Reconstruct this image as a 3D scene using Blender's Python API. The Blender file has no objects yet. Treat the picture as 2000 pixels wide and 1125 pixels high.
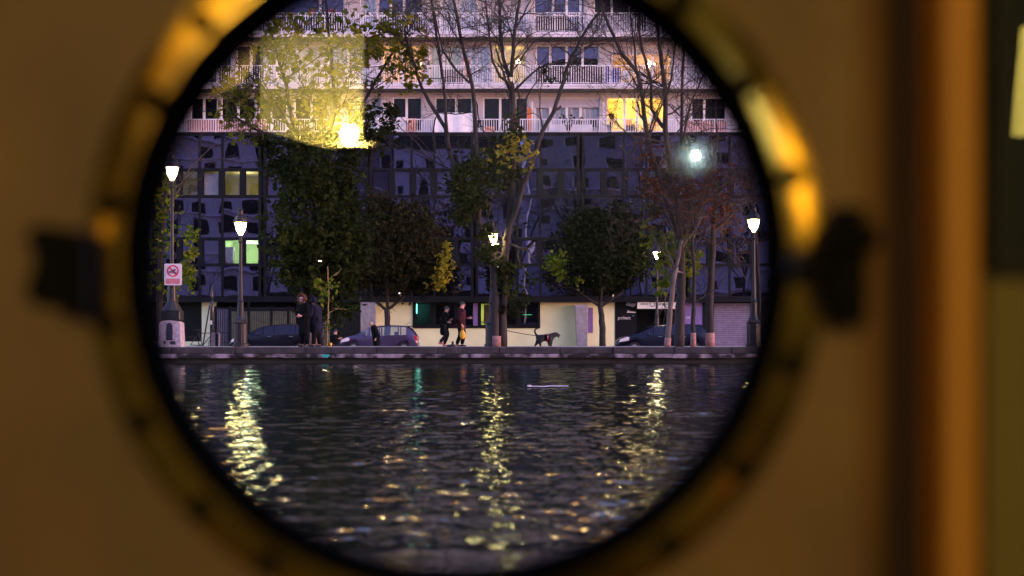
import bpy, bmesh, math, random
import numpy as np
from mathutils import Vector, Matrix
R = math.radians
C = bpy.context.scene.collection
SC = bpy.context.scene
random.seed(7)

# ------------------------------------------------------------------ camera, sky, exposure
F = 2778.0            # focal length in pixels of the 2000 px wide photograph
EYE = 0.65            # eye above the water
HZ = 670.0            # horizon row
def at(px, py, Y): return Vector(((px-1000)*Y/F, Y, EYE+(HZ-py)*Y/F))
def ax(px, Y): return (px-1000)*Y/F
def az(py, Y): return EYE+(HZ-py)*Y/F

cam_d = bpy.data.cameras.new('camera'); cam = bpy.data.objects.new('camera', cam_d); C.objects.link(cam)
cam.location = (0, 0, EYE); cam.rotation_euler = (R(90), 0, 0)
cam_d.sensor_width = 36; cam_d.lens = 36*F/2000
cam_d.shift_y = (HZ-562.5)/2000
cam_d.clip_start = 0.02; cam_d.clip_end = 900
cam_d.dof.use_dof = True; cam_d.dof.focus_distance = 52; cam_d.dof.aperture_fstop = 2.5
cam_d.dof.aperture_blades = 0
SC.camera = cam

world = bpy.data.worlds.new('World'); SC.world = world; world.use_nodes = True
wn = world.node_tree.nodes; wl = world.node_tree.links
bg = wn['Background']
sky = wn.new('ShaderNodeTexSky'); sky.sky_type = 'NISHITA'; sky.sun_disc = False
sky.sun_elevation = R(9.0); sky.sun_rotation = R(105); sky.air_density = 1.0; sky.dust_density = 1.0; sky.ozone_density = 2.0
tint = wn.new('ShaderNodeMix'); tint.data_type = 'RGBA'; tint.blend_type = 'MULTIPLY'
tint.inputs[0].default_value = 1.0; tint.inputs[7].default_value = (1.17, 0.82, 1.12, 1)
wl.new(sky.outputs[0], tint.inputs[6]); wl.new(tint.outputs[2], bg.inputs[0])
bg.inputs[1].default_value = 0.086

vs = SC.view_settings
vs.view_transform = 'Standard'; vs.look = 'None'; vs.exposure = 3.2; vs.gamma = 1; vs.use_curve_mapping = False
cy = SC.cycles
cy.max_bounces = 8; cy.diffuse_bounces = 3; cy.glossy_bounces = 4; cy.transmission_bounces = 4; cy.transparent_max_bounces = 12
cy.sample_clamp_indirect = 60; cy.use_denoising = True; cy.caustics_reflective = False; cy.caustics_refractive = False

# ------------------------------------------------------------------ helpers
def tag(o, label=None, cat=None, group=None, kind=None):
    if label: o['label'] = label
    if cat: o['category'] = cat
    if group: o['group'] = group
    if kind: o['kind'] = kind
    return o
def thing(name, label, cat, loc=(0,0,0), rz=0, group=None):
    o = bpy.data.objects.new(name, None); C.objects.link(o); o.empty_display_size = .2
    o.location = loc; o.rotation_euler = (0,0,rz)
    return tag(o, label, cat, group)
def copy_tree(o, parent=None):
    c = o.copy(); C.objects.link(c)
    if parent: c.parent = parent
    for ch in list(o.children): copy_tree(ch, c)
    return c

class MB:
    def __init__(s): s.v=[]; s.f=[]; s.m=[]
    def quad(s,a,b,c,d,mi=0):
        n=len(s.v); s.v += [tuple(a),tuple(b),tuple(c),tuple(d)]; s.f.append((n,n+1,n+2,n+3)); s.m.append(mi)
    def box(s,x0,x1,y0,y1,z0,z1,mi=0):
        n=len(s.v)
        s.v += [(x0,y0,z0),(x1,y0,z0),(x1,y1,z0),(x0,y1,z0),(x0,y0,z1),(x1,y0,z1),(x1,y1,z1),(x0,y1,z1)]
        for q in ((0,3,2,1),(4,5,6,7),(0,1,5,4),(1,2,6,5),(2,3,7,6),(3,0,4,7)):
            s.f.append(tuple(n+i for i in q)); s.m.append(mi)
    def prism(s,pts,y0,y1,mi=0):
        """polygon in (x,z), counter-clockwise seen from -Y, extruded from y0 to y1"""
        n=len(s.v); k=len(pts)
        s.v += [(x,y0,z) for x,z in pts]+[(x,y1,z) for x,z in pts]
        s.f.append(tuple(range(n,n+k))); s.m.append(mi)
        s.f.append(tuple(range(n+2*k-1,n+k-1,-1))); s.m.append(mi)
        for i in range(k):
            j=(i+1)%k; s.f.append((n+j,n+i,n+k+i,n+k+j)); s.m.append(mi)
    def tube(s,pts,rad,n=6,mi=0,cap=True):
        pts=[Vector(p) for p in pts]
        if not isinstance(rad,(list,tuple)): rad=[rad]*len(pts)
        up=None; rings=[]
        for i,p in enumerate(pts):
            t=(pts[min(i+1,len(pts)-1)]-pts[max(i-1,0)])
            if t.length<1e-9: t=Vector((0,0,1))
            t.normalize()
            if up is None:
                up=Vector((0,1,0)) if abs(t.y)<.9 else Vector((1,0,0))
            u=(up-t*up.dot(t))
            if u.length<1e-6: u=t.orthogonal()
            u.normalize(); up=u; w=t.cross(u)
            b=len(s.v)
            for k in range(n):
                a=2*math.pi*k/n
                s.v.append(tuple(p+(u*math.cos(a)+w*math.sin(a))*rad[i]))
            rings.append(b)
        for i in range(len(rings)-1):
            a,b=rings[i],rings[i+1]
            for k in range(n):
                k2=(k+1)%n
                s.f.append((a+k,a+k2,b+k2,b+k)); s.m.append(mi)
        if cap:
            s.f.append(tuple(rings[0]+k for k in range(n-1,-1,-1))); s.m.append(mi)
            s.f.append(tuple(rings[-1]+k for k in range(n))); s.m.append(mi)
    def lathe(s,prof,n=16,c=(0,0,0),axis='z',mi=0,closed=False):
        """prof: list of (r,h)"""
        b=len(s.v); k=len(prof); cx,cy_,cz=c
        for r,h in prof:
            for i in range(n):
                a=2*math.pi*i/n
                if axis=='z': s.v.append((cx+r*math.cos(a),cy_+r*math.sin(a),cz+h))
                elif axis=='y': s.v.append((cx+r*math.cos(a),cy_+h,cz+r*math.sin(a)))
                else: s.v.append((cx+h,cy_+r*math.cos(a),cz+r*math.sin(a)))
        rg=range(k) if closed else range(k-1)
        for j in rg:
            j2=(j+1)%k
            for i in range(n):
                i2=(i+1)%n
                q=(b+j*n+i,b+j*n+i2,b+j2*n+i2,b+j2*n+i)
                s.f.append(q if axis!='y' else q[::-1]); s.m.append(mi)
    def ball(s,c,r,n=10,mi=0,sq=(1,1,1)):
        k=max(4,n//2); b=len(s.v)
        for j in range(k+1):
            t=math.pi*j/k
            for i in range(n):
                a=2*math.pi*i/n
                s.v.append((c[0]+r*sq[0]*math.sin(t)*math.cos(a),c[1]+r*sq[1]*math.sin(t)*math.sin(a),c[2]-r*sq[2]*math.cos(t)))
        for j in range(k):
            for i in range(n):
                i2=(i+1)%n
                s.f.append((b+j*n+i,b+j*n+i2,b+(j+1)*n+i2,b+(j+1)*n+i)); s.m.append(mi)
    def build(s,name,mat,parent=None,smooth=False,loc=None):
        me=bpy.data.meshes.new(name)
        me.from_pydata(s.v,[],s.f)
        for m in (mat if isinstance(mat,(list,tuple)) else [mat]): me.materials.append(m)
        if any(s.m): me.polygons.foreach_set('material_index',s.m)
        if smooth: me.polygons.foreach_set('use_smooth',[True]*len(me.polygons))
        me.update()
        o=bpy.data.objects.new(name,me); C.objects.link(o)
        if parent is not None: o.parent=parent
        if loc is not None: o.location=loc
        return o

def bevel(o,w=.01,seg=2):
    m=o.modifiers.new('b','BEVEL'); m.width=w; m.segments=seg; m.limit_method='ANGLE'; m.angle_limit=R(35)
    return o

# ------------------------------------------------------------------ materials
def newmat(name):
    m=bpy.data.materials.new(name); m.use_nodes=True
    nt=m.node_tree; nt.nodes.clear()
    out=nt.nodes.new('ShaderNodeOutputMaterial')
    return m,nt,out
def noise_col(nt,c1,c2,scale,detail=4,stretch=(1,1,1),thr=None,coord='Object'):
    tc=nt.nodes.new('ShaderNodeTexCoord'); mp=nt.nodes.new('ShaderNodeMapping'); mp.inputs['Scale'].default_value=stretch
    nz=nt.nodes.new('ShaderNodeTexNoise'); nz.inputs['Scale'].default_value=scale; nz.inputs['Detail'].default_value=detail
    rp=nt.nodes.new('ShaderNodeValToRGB')
    rp.color_ramp.elements[0].color=(*c1,1); rp.color_ramp.elements[1].color=(*c2,1)
    lo,hi=thr or (.3,.7)
    rp.color_ramp.elements[0].position=lo; rp.color_ramp.elements[1].position=hi
    nt.links.new(tc.outputs[coord],mp.inputs[0]); nt.links.new(mp.outputs[0],nz.inputs['Vector']); nt.links.new(nz.outputs['Fac'],rp.inputs[0])
    return rp,nz
def mat(name,col,rough=.7,metal=0,var=.25,scale=3,bump=0,stretch=(1,1,1),spec=.5,coat=0,col2=None,thr=None):
    m,nt,out=newmat(name)
    b=nt.nodes.new('ShaderNodeBsdfPrincipled')
    c1=tuple(max(0,x*(1-var)) for x in col); c2=col2 or tuple(min(1,x*(1+var)) for x in col)
    rp,nz=noise_col(nt,c1,c2,scale,4,stretch,thr)
    nt.links.new(rp.outputs[0],b.inputs['Base Color'])
    b.inputs['Roughness'].default_value=rough; b.inputs['Metallic'].default_value=metal
    b.inputs['Specular IOR Level'].default_value=spec; b.inputs['Coat Weight'].default_value=coat
    if bump:
        bp=nt.nodes.new('ShaderNodeBump'); bp.inputs['Strength'].default_value=bump; bp.inputs['Distance'].default_value=.02
        nt.links.new(nz.outputs['Fac'],bp.inputs['Height']); nt.links.new(bp.outputs[0],b.inputs['Normal'])
    nt.links.new(b.outputs[0],out.inputs[0]); return m
def emit(name,col,strength):
    m,nt,out=newmat(name); e=nt.nodes.new('ShaderNodeEmission'); e.inputs[0].default_value=(*col,1); e.inputs[1].default_value=strength
    nt.links.new(e.outputs[0],out.inputs[0]); return m
def leafmat(name,c1,c2,trans=.45,thr=(.35,.65)):
    m,nt,out=newmat(name)
    rp,nz=noise_col(nt,c1,c2,1.3,3,thr=thr)
    d=nt.nodes.new('ShaderNodeBsdfPrincipled'); d.inputs['Roughness'].default_value=.55; d.inputs['Specular IOR Level'].default_value=.03
    t=nt.nodes.new('ShaderNodeBsdfTranslucent'); mx=nt.nodes.new('ShaderNodeMixShader'); mx.inputs[0].default_value=trans
    nt.links.new(rp.outputs[0],d.inputs['Base Color']); nt.links.new(rp.outputs[0],t.inputs[0])
    nt.links.new(d.outputs[0],mx.inputs[1]); nt.links.new(t.outputs[0],mx.inputs[2]); nt.links.new(mx.outputs[0],out.inputs[0])
    return m
def glassmat(name,refl,tintc=(1,1,1),body=(.01,.011,.014),wobble=.0,see=0.0,rough=.01,wscale=.7):
    """pane: mirror part + (dark body or see-through)"""
    m,nt,out=newmat(name)
    g=nt.nodes.new('ShaderNodeBsdfGlossy'); g.inputs['Color'].default_value=(*tintc,1); g.inputs['Roughness'].default_value=rough
    if see>0:
        b=nt.nodes.new('ShaderNodeBsdfTransparent'); b.inputs[0].default_value=(see,see,see,1)
    else:
        b=nt.nodes.new('ShaderNodeBsdfDiffuse'); b.inputs[0].default_value=(*body,1)
    mx=nt.nodes.new('ShaderNodeMixShader'); mx.inputs[0].default_value=refl
    if wobble:
        tc=nt.nodes.new('ShaderNodeTexCoord'); oi=nt.nodes.new('ShaderNodeObjectInfo')
        ad=nt.nodes.new('ShaderNodeVectorMath'); ad.operation='MULTIPLY_ADD'; ad.inputs[1].default_value=(1,1,1)
        mu=nt.nodes.new('ShaderNodeMath'); mu.operation='MULTIPLY'; mu.inputs[1].default_value=57
        nt.links.new(oi.outputs['Random'],mu.inputs[0]); nt.links.new(tc.outputs['Object'],ad.inputs[0]); nt.links.new(mu.outputs[0],ad.inputs[2])
        nz=nt.nodes.new('ShaderNodeTexNoise'); nz.inputs['Scale'].default_value=wscale; nz.inputs['Detail'].default_value=1.5
        bp=nt.nodes.new('ShaderNodeBump'); bp.inputs['Strength'].default_value=1; bp.inputs['Distance'].default_value=wobble
        nt.links.new(ad.outputs[0],nz.inputs['Vector']); nt.links.new(nz.outputs['Fac'],bp.inputs['Height']); nt.links.new(bp.outputs[0],g.inputs['Normal'])
    nt.links.new(b.outputs[0],mx.inputs[1]); nt.links.new(g.outputs[0],mx.inputs[2]); nt.links.new(mx.outputs[0],out.inputs[0])
    return m

M=dict(
 white=mat('white_paint',(.80,.77,.76),.6,var=.12,scale=2),
 wall=mat('pale_render',(.52,.48,.50),.85,var=.14,scale=.6,bump=.15),
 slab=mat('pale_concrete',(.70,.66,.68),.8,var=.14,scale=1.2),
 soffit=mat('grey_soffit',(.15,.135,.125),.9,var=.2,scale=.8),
 black=mat('black_frame',(.006,.006,.009),.6,var=.2,spec=.15),
 cream=mat('cream_render',(.88,.87,.48),.9,var=.09,scale=.9,bump=.1),
 greyc=mat('grey_concrete',(.30,.28,.31),.85,var=.22,scale=5,bump=.3),
 curtain=mat('net_curtain',(.50,.50,.55),.9,var=.28,scale=2.0,stretch=(7,1,.15)),
 curtain_y=mat('straw_curtain',(.58,.55,.30),.9,var=.18,scale=2.0,stretch=(7,1,.15)),
 shutter=mat('roller_shutter',(.52,.48,.54),.7,var=.18,scale=3,stretch=(.1,1,14)),
 asphalt=mat('asphalt',(.05,.05,.055),.85,var=.3,scale=6,bump=.3),
 paving=mat('pale_paving',(.30,.27,.25),.85,var=.25,scale=2,bump=.3),
 coping=mat('worn_stone',(.040,.034,.038),.85,var=.5,scale=3.0,bump=.6),
 ledge=mat('lichened_stone',(.02,.017,.02),.9,var=.5,scale=2.4,bump=.8,col2=(.34,.28,.33),thr=(.44,.64)),
 quayf=mat('wet_dark_stone',(.012,.012,.014),.7,var=.4,scale=3,bump=.5),
 bark=mat('brown_bark',(.032,.023,.022),.9,var=.45,scale=3.0,bump=.9,stretch=(1,1,.35)),
 barkpale=mat('pale_plane_bark',(.12,.09,.075),.9,var=.5,scale=3.5,bump=.6,stretch=(1,1,.5)),
 barkred=mat('red_brown_twigs',(.034,.016,.014),.9,var=.3,scale=3),
 barkdark=mat('dark_bark',(.018,.014,.014),.9,var=.4,scale=4,bump=.8),
 limewash=mat('pink_limewash',(.29,.15,.13),.9,var=.3,scale=9,bump=.5),
 iron=mat('dark_iron',(.018,.016,.02),.45,metal=.3,var=.3,scale=8),
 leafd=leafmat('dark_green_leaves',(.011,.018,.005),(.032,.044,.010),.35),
 leafb=leafmat('brown_green_leaves',(.013,.014,.006),(.032,.026,.011),.25),
 leafe=leafmat('evergreen_leaves',(.005,.009,.004),(.012,.018,.007),.2),
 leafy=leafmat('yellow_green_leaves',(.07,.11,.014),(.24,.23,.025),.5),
 leafo=leafmat('autumn_and_lamplit_leaves',(.16,.16,.02),(.32,.27,.028)),
 leafg=leafmat('green_and_lamplit_leaves',(.06,.13,.015),(.20,.22,.02)),
 leafr=leafmat('russet_leaves',(.07,.025,.014),(.14,.05,.022)),
 lampglow=emit('lamp_glass',(1,.76,.30),9),
 farglow=emit('far_lamp_glass',(1,.80,.42),20),
 red=mat('red_print',(.62,.02,.06),.6,var=.08), black_ink=mat('black_ink',(.015,.015,.03),.6,var=.1),
 signwhite=mat('sign_white',(.72,.66,.70),.6,var=.06),
 skin=mat('skin',(.50,.27,.20),.6,var=.1), skinpink=mat('flushed_skin',(.72,.36,.32),.6,var=.1),
 cloth_black=mat('black_cloth',(.004,.004,.006),.9,var=.3,scale=9,spec=.08), cloth_navy=mat('navy_cloth',(.012,.013,.028),.9,var=.3,scale=9,spec=.08),
 cloth_plum=mat('plum_cloth',(.045,.014,.022),.9,var=.3,scale=9,spec=.08), denim=mat('dark_denim',(.014,.015,.022),.9,var=.3,scale=9,spec=.08),
 hair_auburn=mat('auburn_hair',(.11,.035,.016),.7,var=.5,scale=30,bump=.8), hair_grey=mat('grey_hair',(.38,.30,.27),.7,var=.3,scale=30), hair_dark=mat('dark_hair',(.012,.009,.008),.6,var=.3,scale=30),
 shoe_pink=mat('pink_shoe',(.65,.18,.20),.6,var=.1), shoe_dark=mat('dark_shoe',(.012,.01,.01),.5,var=.2),
 yellowbag=mat('yellow_plastic',(.80,.42,.03),.45,var=.3,scale=14),
 tyre=mat('tyre_rubber',(.015,.015,.016),.8,var=.2), rim=mat('alloy',(.45,.45,.48),.3,metal=.9,var=.1),
 purplepaint=mat('violet_car_paint',(.062,.042,.105),.3,metal=.35,var=.08,scale=1,coat=.4),
 navypaint=mat('navy_car_paint',(.006,.006,.020),.3,metal=.2,var=.1,scale=1,coat=.15,spec=.3),
 blackpaint=mat('black_car_paint',(.005,.005,.012),.3,metal=.2,var=.1,scale=1,coat=.15,spec=.3),
 carglass=glassmat('car_glass',.05,(.8,.75,1),(.008,.008,.012),wobble=.004,wscale=2), carglass_clear=glassmat('clear_car_glass',.12,see=.8),
 headlight=mat('headlight_lens',(.75,.70,.72),.15,var=.1,coat=.5), taillight=mat('tail_light_lens',(.55,.02,.03),.2,var=.1,coat=.5),
 dogfur=mat('black_dog_fur',(.007,.006,.008),.75,var=.4,scale=14,bump=.4),
 orange=mat('orange_cloth',(.62,.17,.04),.9,var=.15,scale=4), pinkscreen=mat('salmon_reeds',(.50,.19,.14),.9,var=.4,scale=2,stretch=(9,1,.1)),
 blue=mat('blue_cloth',(.03,.04,.30),.9,var=.2), teal=mat('teal_spray_paint',(.03,.42,.36),.8,var=.2),
 purpleposter=mat('violet_poster',(.20,.13,.36),.6,var=.12), redflower=mat('red_petals',(.60,.03,.06),.7,var=.25,scale=20),
 brass=None,
)
M['officeglass']=glassmat('office_glass',.165,(.54,.49,.90),(.003,.003,.005),wobble=.009,wscale=.36)
M['aptglass']=glassmat('apartment_glass',.075,(.75,.64,1),(.012,.011,.018),wobble=.010,wscale=.6)
M['darkglass']=glassmat('dark_glass',.010,(.9,.9,1),(.006,.006,.009),wobble=.006)
M['clearglass']=glassmat('clear_window_glass',.08,see=.92,wobble=.004)
m,nt,out=newmat('old_brass'); b=nt.nodes.new('ShaderNodeBsdfPrincipled')
rp,nz=noise_col(nt,(.07,.038,.010),(.62,.38,.07),5,5,thr=(.38,.66))
nt.links.new(rp.outputs[0],b.inputs['Base Color']); b.inputs['Metallic'].default_value=.86; b.inputs['Roughness'].default_value=.12
nt.links.new(b.outputs[0],out.inputs[0]); M['brass']=m

def text(name,body,size,loc,material,parent=None,ext=.004,align='CENTER',rotz=0,sx=1):
    cu=bpy.data.curves.new(name,'FONT'); cu.body=body; cu.size=size; cu.extrude=ext; cu.align_x=align; cu.align_y='CENTER'
    t=bpy.data.objects.new(name,cu); C.objects.link(t)
    bpy.context.view_layer.update()
    me=bpy.data.meshes.new_from_object(t.evaluated_get(bpy.context.evaluated_depsgraph_get()))
    bpy.data.objects.remove(t)
    me.transform(Matrix.Rotation(R(90),4,'X')@Matrix.Diagonal((sx,1,1,1)))
    me.materials.clear(); me.materials.append(material)
    o=bpy.data.objects.new(name,me); C.objects.link(o); o.location=loc
    if parent: o.parent=parent
    return o

# ------------------------------------------------------------------ ground, water, quay
QY=46.0; QT=.52        # quay edge and its height
RZ=.10                 # road level
mb=MB()
mb.quad((-220,QY+.9,QT),(220,QY+.9,QT),(220,58.5,QT),(-220,58.5,QT))
mb.quad((-220,58.5,QT),(220,58.5,QT),(220,61.5,RZ),(-220,61.5,RZ))
tag(mb.build('promenade',M['paving']),kind='structure')
mb=MB(); mb.quad((-220,61.5,RZ),(220,61.5,RZ),(220,78,RZ),(-220,78,RZ))
tag(mb.build('road',M['asphalt']),kind='structure')
mb=MB(); mb.box(-220,220,78,130,-.2,RZ+.13)
tag(mb.build('pavement',M['paving']),kind='structure')

def waves(X,Y):
    rng=np.random.default_rng(5); H=np.zeros_like(X)
    res=np.maximum(Y*.0024,.008)
    for i in range(110):
        lam=10**rng.uniform(math.log10(.055),math.log10(.62)); th=rng.normal(R(78),R(50)) ; k=2*math.pi/lam
        a=.0112*lam/(2*math.pi)*(1.0 if lam<1 else .8)
        fade=np.clip((lam/res-2.5)/2.5,0,1)
        patch=.75+.5*np.sin(X*.11*rng.uniform(.4,1.4)+Y*.16*rng.uniform(.4,1.4)+rng.uniform(0,6.28))
        ph=k*(X*math.cos(th)+Y*math.sin(th))+rng.uniform(0,6.28)
        H+=a*fade*patch*(np.sin(ph)+.25*np.sin(2*ph+.6))
    # a calmer slick beside the hull
    sl=np.exp(-(((X+.15)/.95)**2+((Y-4.28)/.27)**2)**2)
    return H*(1-.9*sl)+.030*(Y-4.25)*sl
nc,nr=900,1100
u=np.linspace(-1,1,nc); tx=.26*u+.80*u**3
yy=np.concatenate([np.linspace(1.35,3.4,24)[:-1],np.exp(np.linspace(math.log(3.4),math.log(QY+.05),nr-23))])
Yg=np.repeat(yy[:,None],nc,1); Xg=tx[None,:]*(Yg+2.0)
Zg=waves(Xg,Yg)
co=np.stack([Xg,Yg,Zg],-1).reshape(-1,3)
idx=np.arange(nr*nc).reshape(nr,nc)
q=np.stack([idx[:-1,:-1],idx[:-1,1:],idx[1:,1:],idx[1:,:-1]],-1).reshape(-1,4)
# flat water round the wavy sheet and along both sides of the moored boat
base=len(co)
xe0,xe1=tx[-1]*(yy[0]+2),tx[-1]*(yy[-1]+2)
ex=[(-220,-9,0),(-4.6,-9,0),(-4.6,1.35,0),(-220,1.35,0),(4.6,-9,0),(220,-9,0),(220,1.35,0),(4.6,1.35,0),
    (-220,QY+.05,0),(-xe1,QY+.05,0),(-xe0,1.35,0),(220,QY+.05,0),(xe1,QY+.05,0),(xe0,1.35,0)]
co=np.concatenate([co,np.array(ex,float)])
q=np.concatenate([q,np.array([[0,1,2,3],[4,5,6,7],[3,10,9,8],[13,6,11,12]])+base])
me=bpy.data.meshes.new('water'); me.vertices.add(len(co)); me.vertices.foreach_set('co',co.ravel())
me.loops.add(len(q)*4); me.loops.foreach_set('vertex_index',q.ravel()); me.polygons.add(len(q))
me.polygons.foreach_set('loop_start',np.arange(len(q))*4); me.polygons.foreach_set('use_smooth',[True]*len(q))
me.update(); me.validate()
m,nt,out=newmat('canal_water')
b=nt.nodes.new('ShaderNodeBsdfDiffuse'); b.inputs[0].default_value=(.010,.013,.009,1)
g=nt.nodes.new('ShaderNodeBsdfGlossy'); g.inputs['Color'].default_value=(.68,.74,.68,1); g.inputs['Roughness'].default_value=.045
fr=nt.nodes.new('ShaderNodeFresnel'); fr.inputs[0].default_value=1.33
rp,nz=noise_col(nt,(0,0,0),(1,1,1),1,3,stretch=(13,13,1))
bp=nt.nodes.new('ShaderNodeBump'); bp.inputs['Strength'].default_value=.6; bp.inputs['Distance'].default_value=.003
mx=nt.nodes.new('ShaderNodeMixShader')
nt.links.new(nz.outputs['Fac'],bp.inputs['Height']); nt.links.new(bp.outputs[0],g.inputs['Normal']); nt.links.new(bp.outputs[0],fr.inputs['Normal'])
nt.links.new(fr.outputs[0],mx.inputs[0]); nt.links.new(b.outputs[0],mx.inputs[1]); nt.links.new(g.outputs[0],mx.inputs[2]); nt.links.new(mx.outputs[0],out.inputs[0])
me.materials.append(m)
o=bpy.data.objects.new('water',me); C.objects.link(o); tag(o,kind='structure')

rng=random.Random(3)
qw=thing('quay_wall','low stone canal quay with pale coping and dark stained wet face','quay',(0,QY,0))
mb=MB(); x=-70
while x<70:
    w=rng.uniform(1.5,2.4); h=rng.uniform(-.012,.008); d=rng.uniform(-.01,.01)
    mb.box(x+.006,x+w-.006,0+d,.9,.30,QT+.006+h); x+=w
bevel(mb.build('coping',M['coping'],qw),.035,3)
mb=MB(); x=-70
while x<70:
    w=rng.uniform(1.0,2.6); mb.box(x,x+w-.008,-.035+rng.uniform(-.01,.01),.7,.17+rng.uniform(-.02,.02),.30); x+=w
bevel(mb.build('ledge_course',M['ledge'],qw),.02,2)
mb=MB(); mb.box(-220,220,.13,.6,-1.5,.17); mb.build('wall_face',M['quayf'],qw)
mb=MB()
pts=[]
for i in range(14):
    a=2*math.pi*i/14; r=1+.18*math.sin(3*a)+.1*math.cos(5*a)
    pts.append((ax(637,QY)+.13*r*math.cos(a),.235+.055*r*math.sin(a)))
mb.prism(pts,-.052,-.02); mb.build('paint_splash',M['teal'],qw)

# near bank behind the boat, and the houses and bare trees the glass opposite mirrors
mb=MB(); mb.box(-220,220,-120,-9,-1.5,.5); tag(mb.build('ground',M['paving']),kind='structure')

# ------------------------------------------------------------------ apartment block
FY=82.0; WY=83.35
def fx(p): return ax(p,FY)
def fz(p): return az(p,FY)
def wx(p): return ax(p,WY)
def wz(p): return az(p,WY)
GZ=RZ+.13
block=thing('apartment_block','long apartment block with white balconies above dark glass office floors','apartment block',(0,0,0))
room_walls={}
def room(name,parent,x0,x1,y0,y1,z0,z1,wallc,power,lc,lamp=None,lampr=.16,lampshape='ball'):
    if wallc not in room_walls: room_walls[wallc]=mat('room_paint',wallc,.85,var=.12,scale=1.2)
    mb=MB()
    mb.quad((x0,y1,z0),(x1,y1,z0),(x1,y1,z1),(x0,y1,z1)); mb.quad((x0,y0,z0),(x0,y1,z0),(x0,y1,z1),(x0,y0,z1))
    mb.quad((x1,y1,z0),(x1,y0,z0),(x1,y0,z1),(x1,y1,z1)); mb.quad((x0,y0,z0),(x1,y0,z0),(x1,y1,z0),(x0,y1,z0)); mb.quad((x0,y1,z1),(x1,y1,z1),(x1,y0,z1),(x0,y0,z1))
    ob=mb.build('room_interior',room_walls[wallc],parent)
    lx,ly,lz=lamp or ((x0+x1)/2,(y0+y1)/2,z1-.35)
    ld=bpy.data.lights.new('room_lamp','POINT'); ld.energy=power; ld.color=lc; ld.shadow_soft_size=.12
    lo=bpy.data.objects.new('room_lamp',ld); C.objects.link(lo); lo.location=(lx,ly-.0,lz-lampr-.15)
    return ob
def window(x0,x1,z0,z1,y,kind,mull=(),parent=block,framew=.06,fm='white',transom=None,shut=None):
    """x/z in metres, y plane of the frame"""
    mb=MB(); f=framew
    mb.box(x0,x0+f,y-.03,y+.05,z0,z1); mb.box(x1-f,x1,y-.03,y+.05,z0,z1)
    mb.box(x0+f,x1-f,y-.03,y+.05,z1-f,z1); mb.box(x0+f,x1-f,y-.03,y+.05,z0,z0+f)
    for mx in mull: mb.box(mx-.07,mx+.07,y-.04,y+.045,z0+f,z1-f)
    if transom: mb.box(x0+f,x1-f,y-.025,y+.04,transom-.05,transom+.05)
    w=mb.build('window',M[fm],parent)
    mb=MB(); mb.quad((x0+f,y+.02,z0+f),(x1-f,y+.02,z0+f),(x1-f,y+.02,z1-f),(x0+f,y+.02,z1-f))
    g={'dark':'darkglass','blue':'aptglass','office':'officeglass'}.get(kind,'clearglass')
    mb.build('pane',M[g],w)
    if kind in('curtain','straw'):
        mb=MB(); n=max(8,int((x1-x0)*9)); pv=None
        for i in range(n+1):
            xx=x0+f+(x1-x0-2*f)*i/n; dy=.12+.05*math.sin(i*1.9)+.02*math.sin(i*.7)
            if pv: mb.quad((pv[0],y+pv[1],z0+f),(xx,y+dy,z0+f),(xx,y+dy,z1-f),(pv[0],y+pv[1],z1-f))
            pv=(xx,dy)
        mb.build('curtain',M['curtain' if kind=='curtain' else 'curtain_y'],w,smooth=True)
    if shut:
        mb=MB(); zz=z1-f; zb=z1-(z1-z0)*shut
        while zz>zb: mb.box(x0+f,x1-f,y-.06,y-.035,max(zb,zz-.052),zz-.004); zz-=.056
        mb.box(x0+f-.01,x1-f+.01,y-.07,y-.032,zb-.05,zb)
        mb.build('roller_shutter',M['shutter'],w)
    return w

XE=62.0
FL=[ # slab top px, wall top px, window top px, window bottom px
 (258.5,174,190,257),(164,71,88,163),(63,-30,-14,62),(-40,-127,-110,-41),(-137,-224,-207,-138),(-234,-321,-304,-235)]
# windows of each residential floor: (x0,x1,kind,mullions,shutter share)
W2=[(372,425,'dark',[398],0),(432,498,'dark',[465],0),(505,560,'dark',[530],0),(575,640,'dark',[608],0),(660,745,'curtain',[700],0),(767,824,'dark',[794],0),(850,922,'dark',[891],0),(944,1031,'dark',[977,1006],0),
    (1044,1172,'curtain',[1075,1107,1134],.27),(1185,1302,'lit',[1220,1245,1272],0),(1344,1418,'dark',[1350,1376],0)]
W3=[(400,452,'blue',[425],0),(462,516,'dark',[490],0),(540,620,'straw',[580],.1),(640,720,'curtain',[680],0),(746,828,'amber',[785],0),(838,900,'straw',[866],0),(906,956,'curtain',[],0),(962,1028,'lamp',[986],0),
    (1047,1170,'blue',[1075,1107,1138],0),(1195,1312,'amber2',[1235,1275],.22),(1338,1372,'curtain',[],0),(1385,1440,'blue',[1410],0)]
W4=[(430,520,'blue',[475],0),(538,672,'blue',[625],0),(703,734,'curtain',[],0),(738,826,'blue',[763,789],0),(860,930,'curtain',[891],0),(940,1030,'curtain',[966,995],.55),(1043,1142,'blue',[1080,1107,1134],0),(1160,1265,'dark',[1195,1230],0),(1290,1390,'curtain',[1340],.2)]
W5=[(420+i*110,505+i*110,('blue','curtain','dark')[i%3],[462+i*110],0) for i in range(9)]
W5=[(w if i_%3 else (w[0],w[1],'amber',w[3],0)) for i_,w in enumerate(W5)]  # unseen lit windows, added to throw warm glints on the near water
W6=[(w[0]-30,w[1]-30,w[2],[w[3][0]-30],0) for w in W5]; W7=[(w[0]+24,w[1]+24,w[2],[w[3][0]+24],.2) for w in W5]
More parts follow.
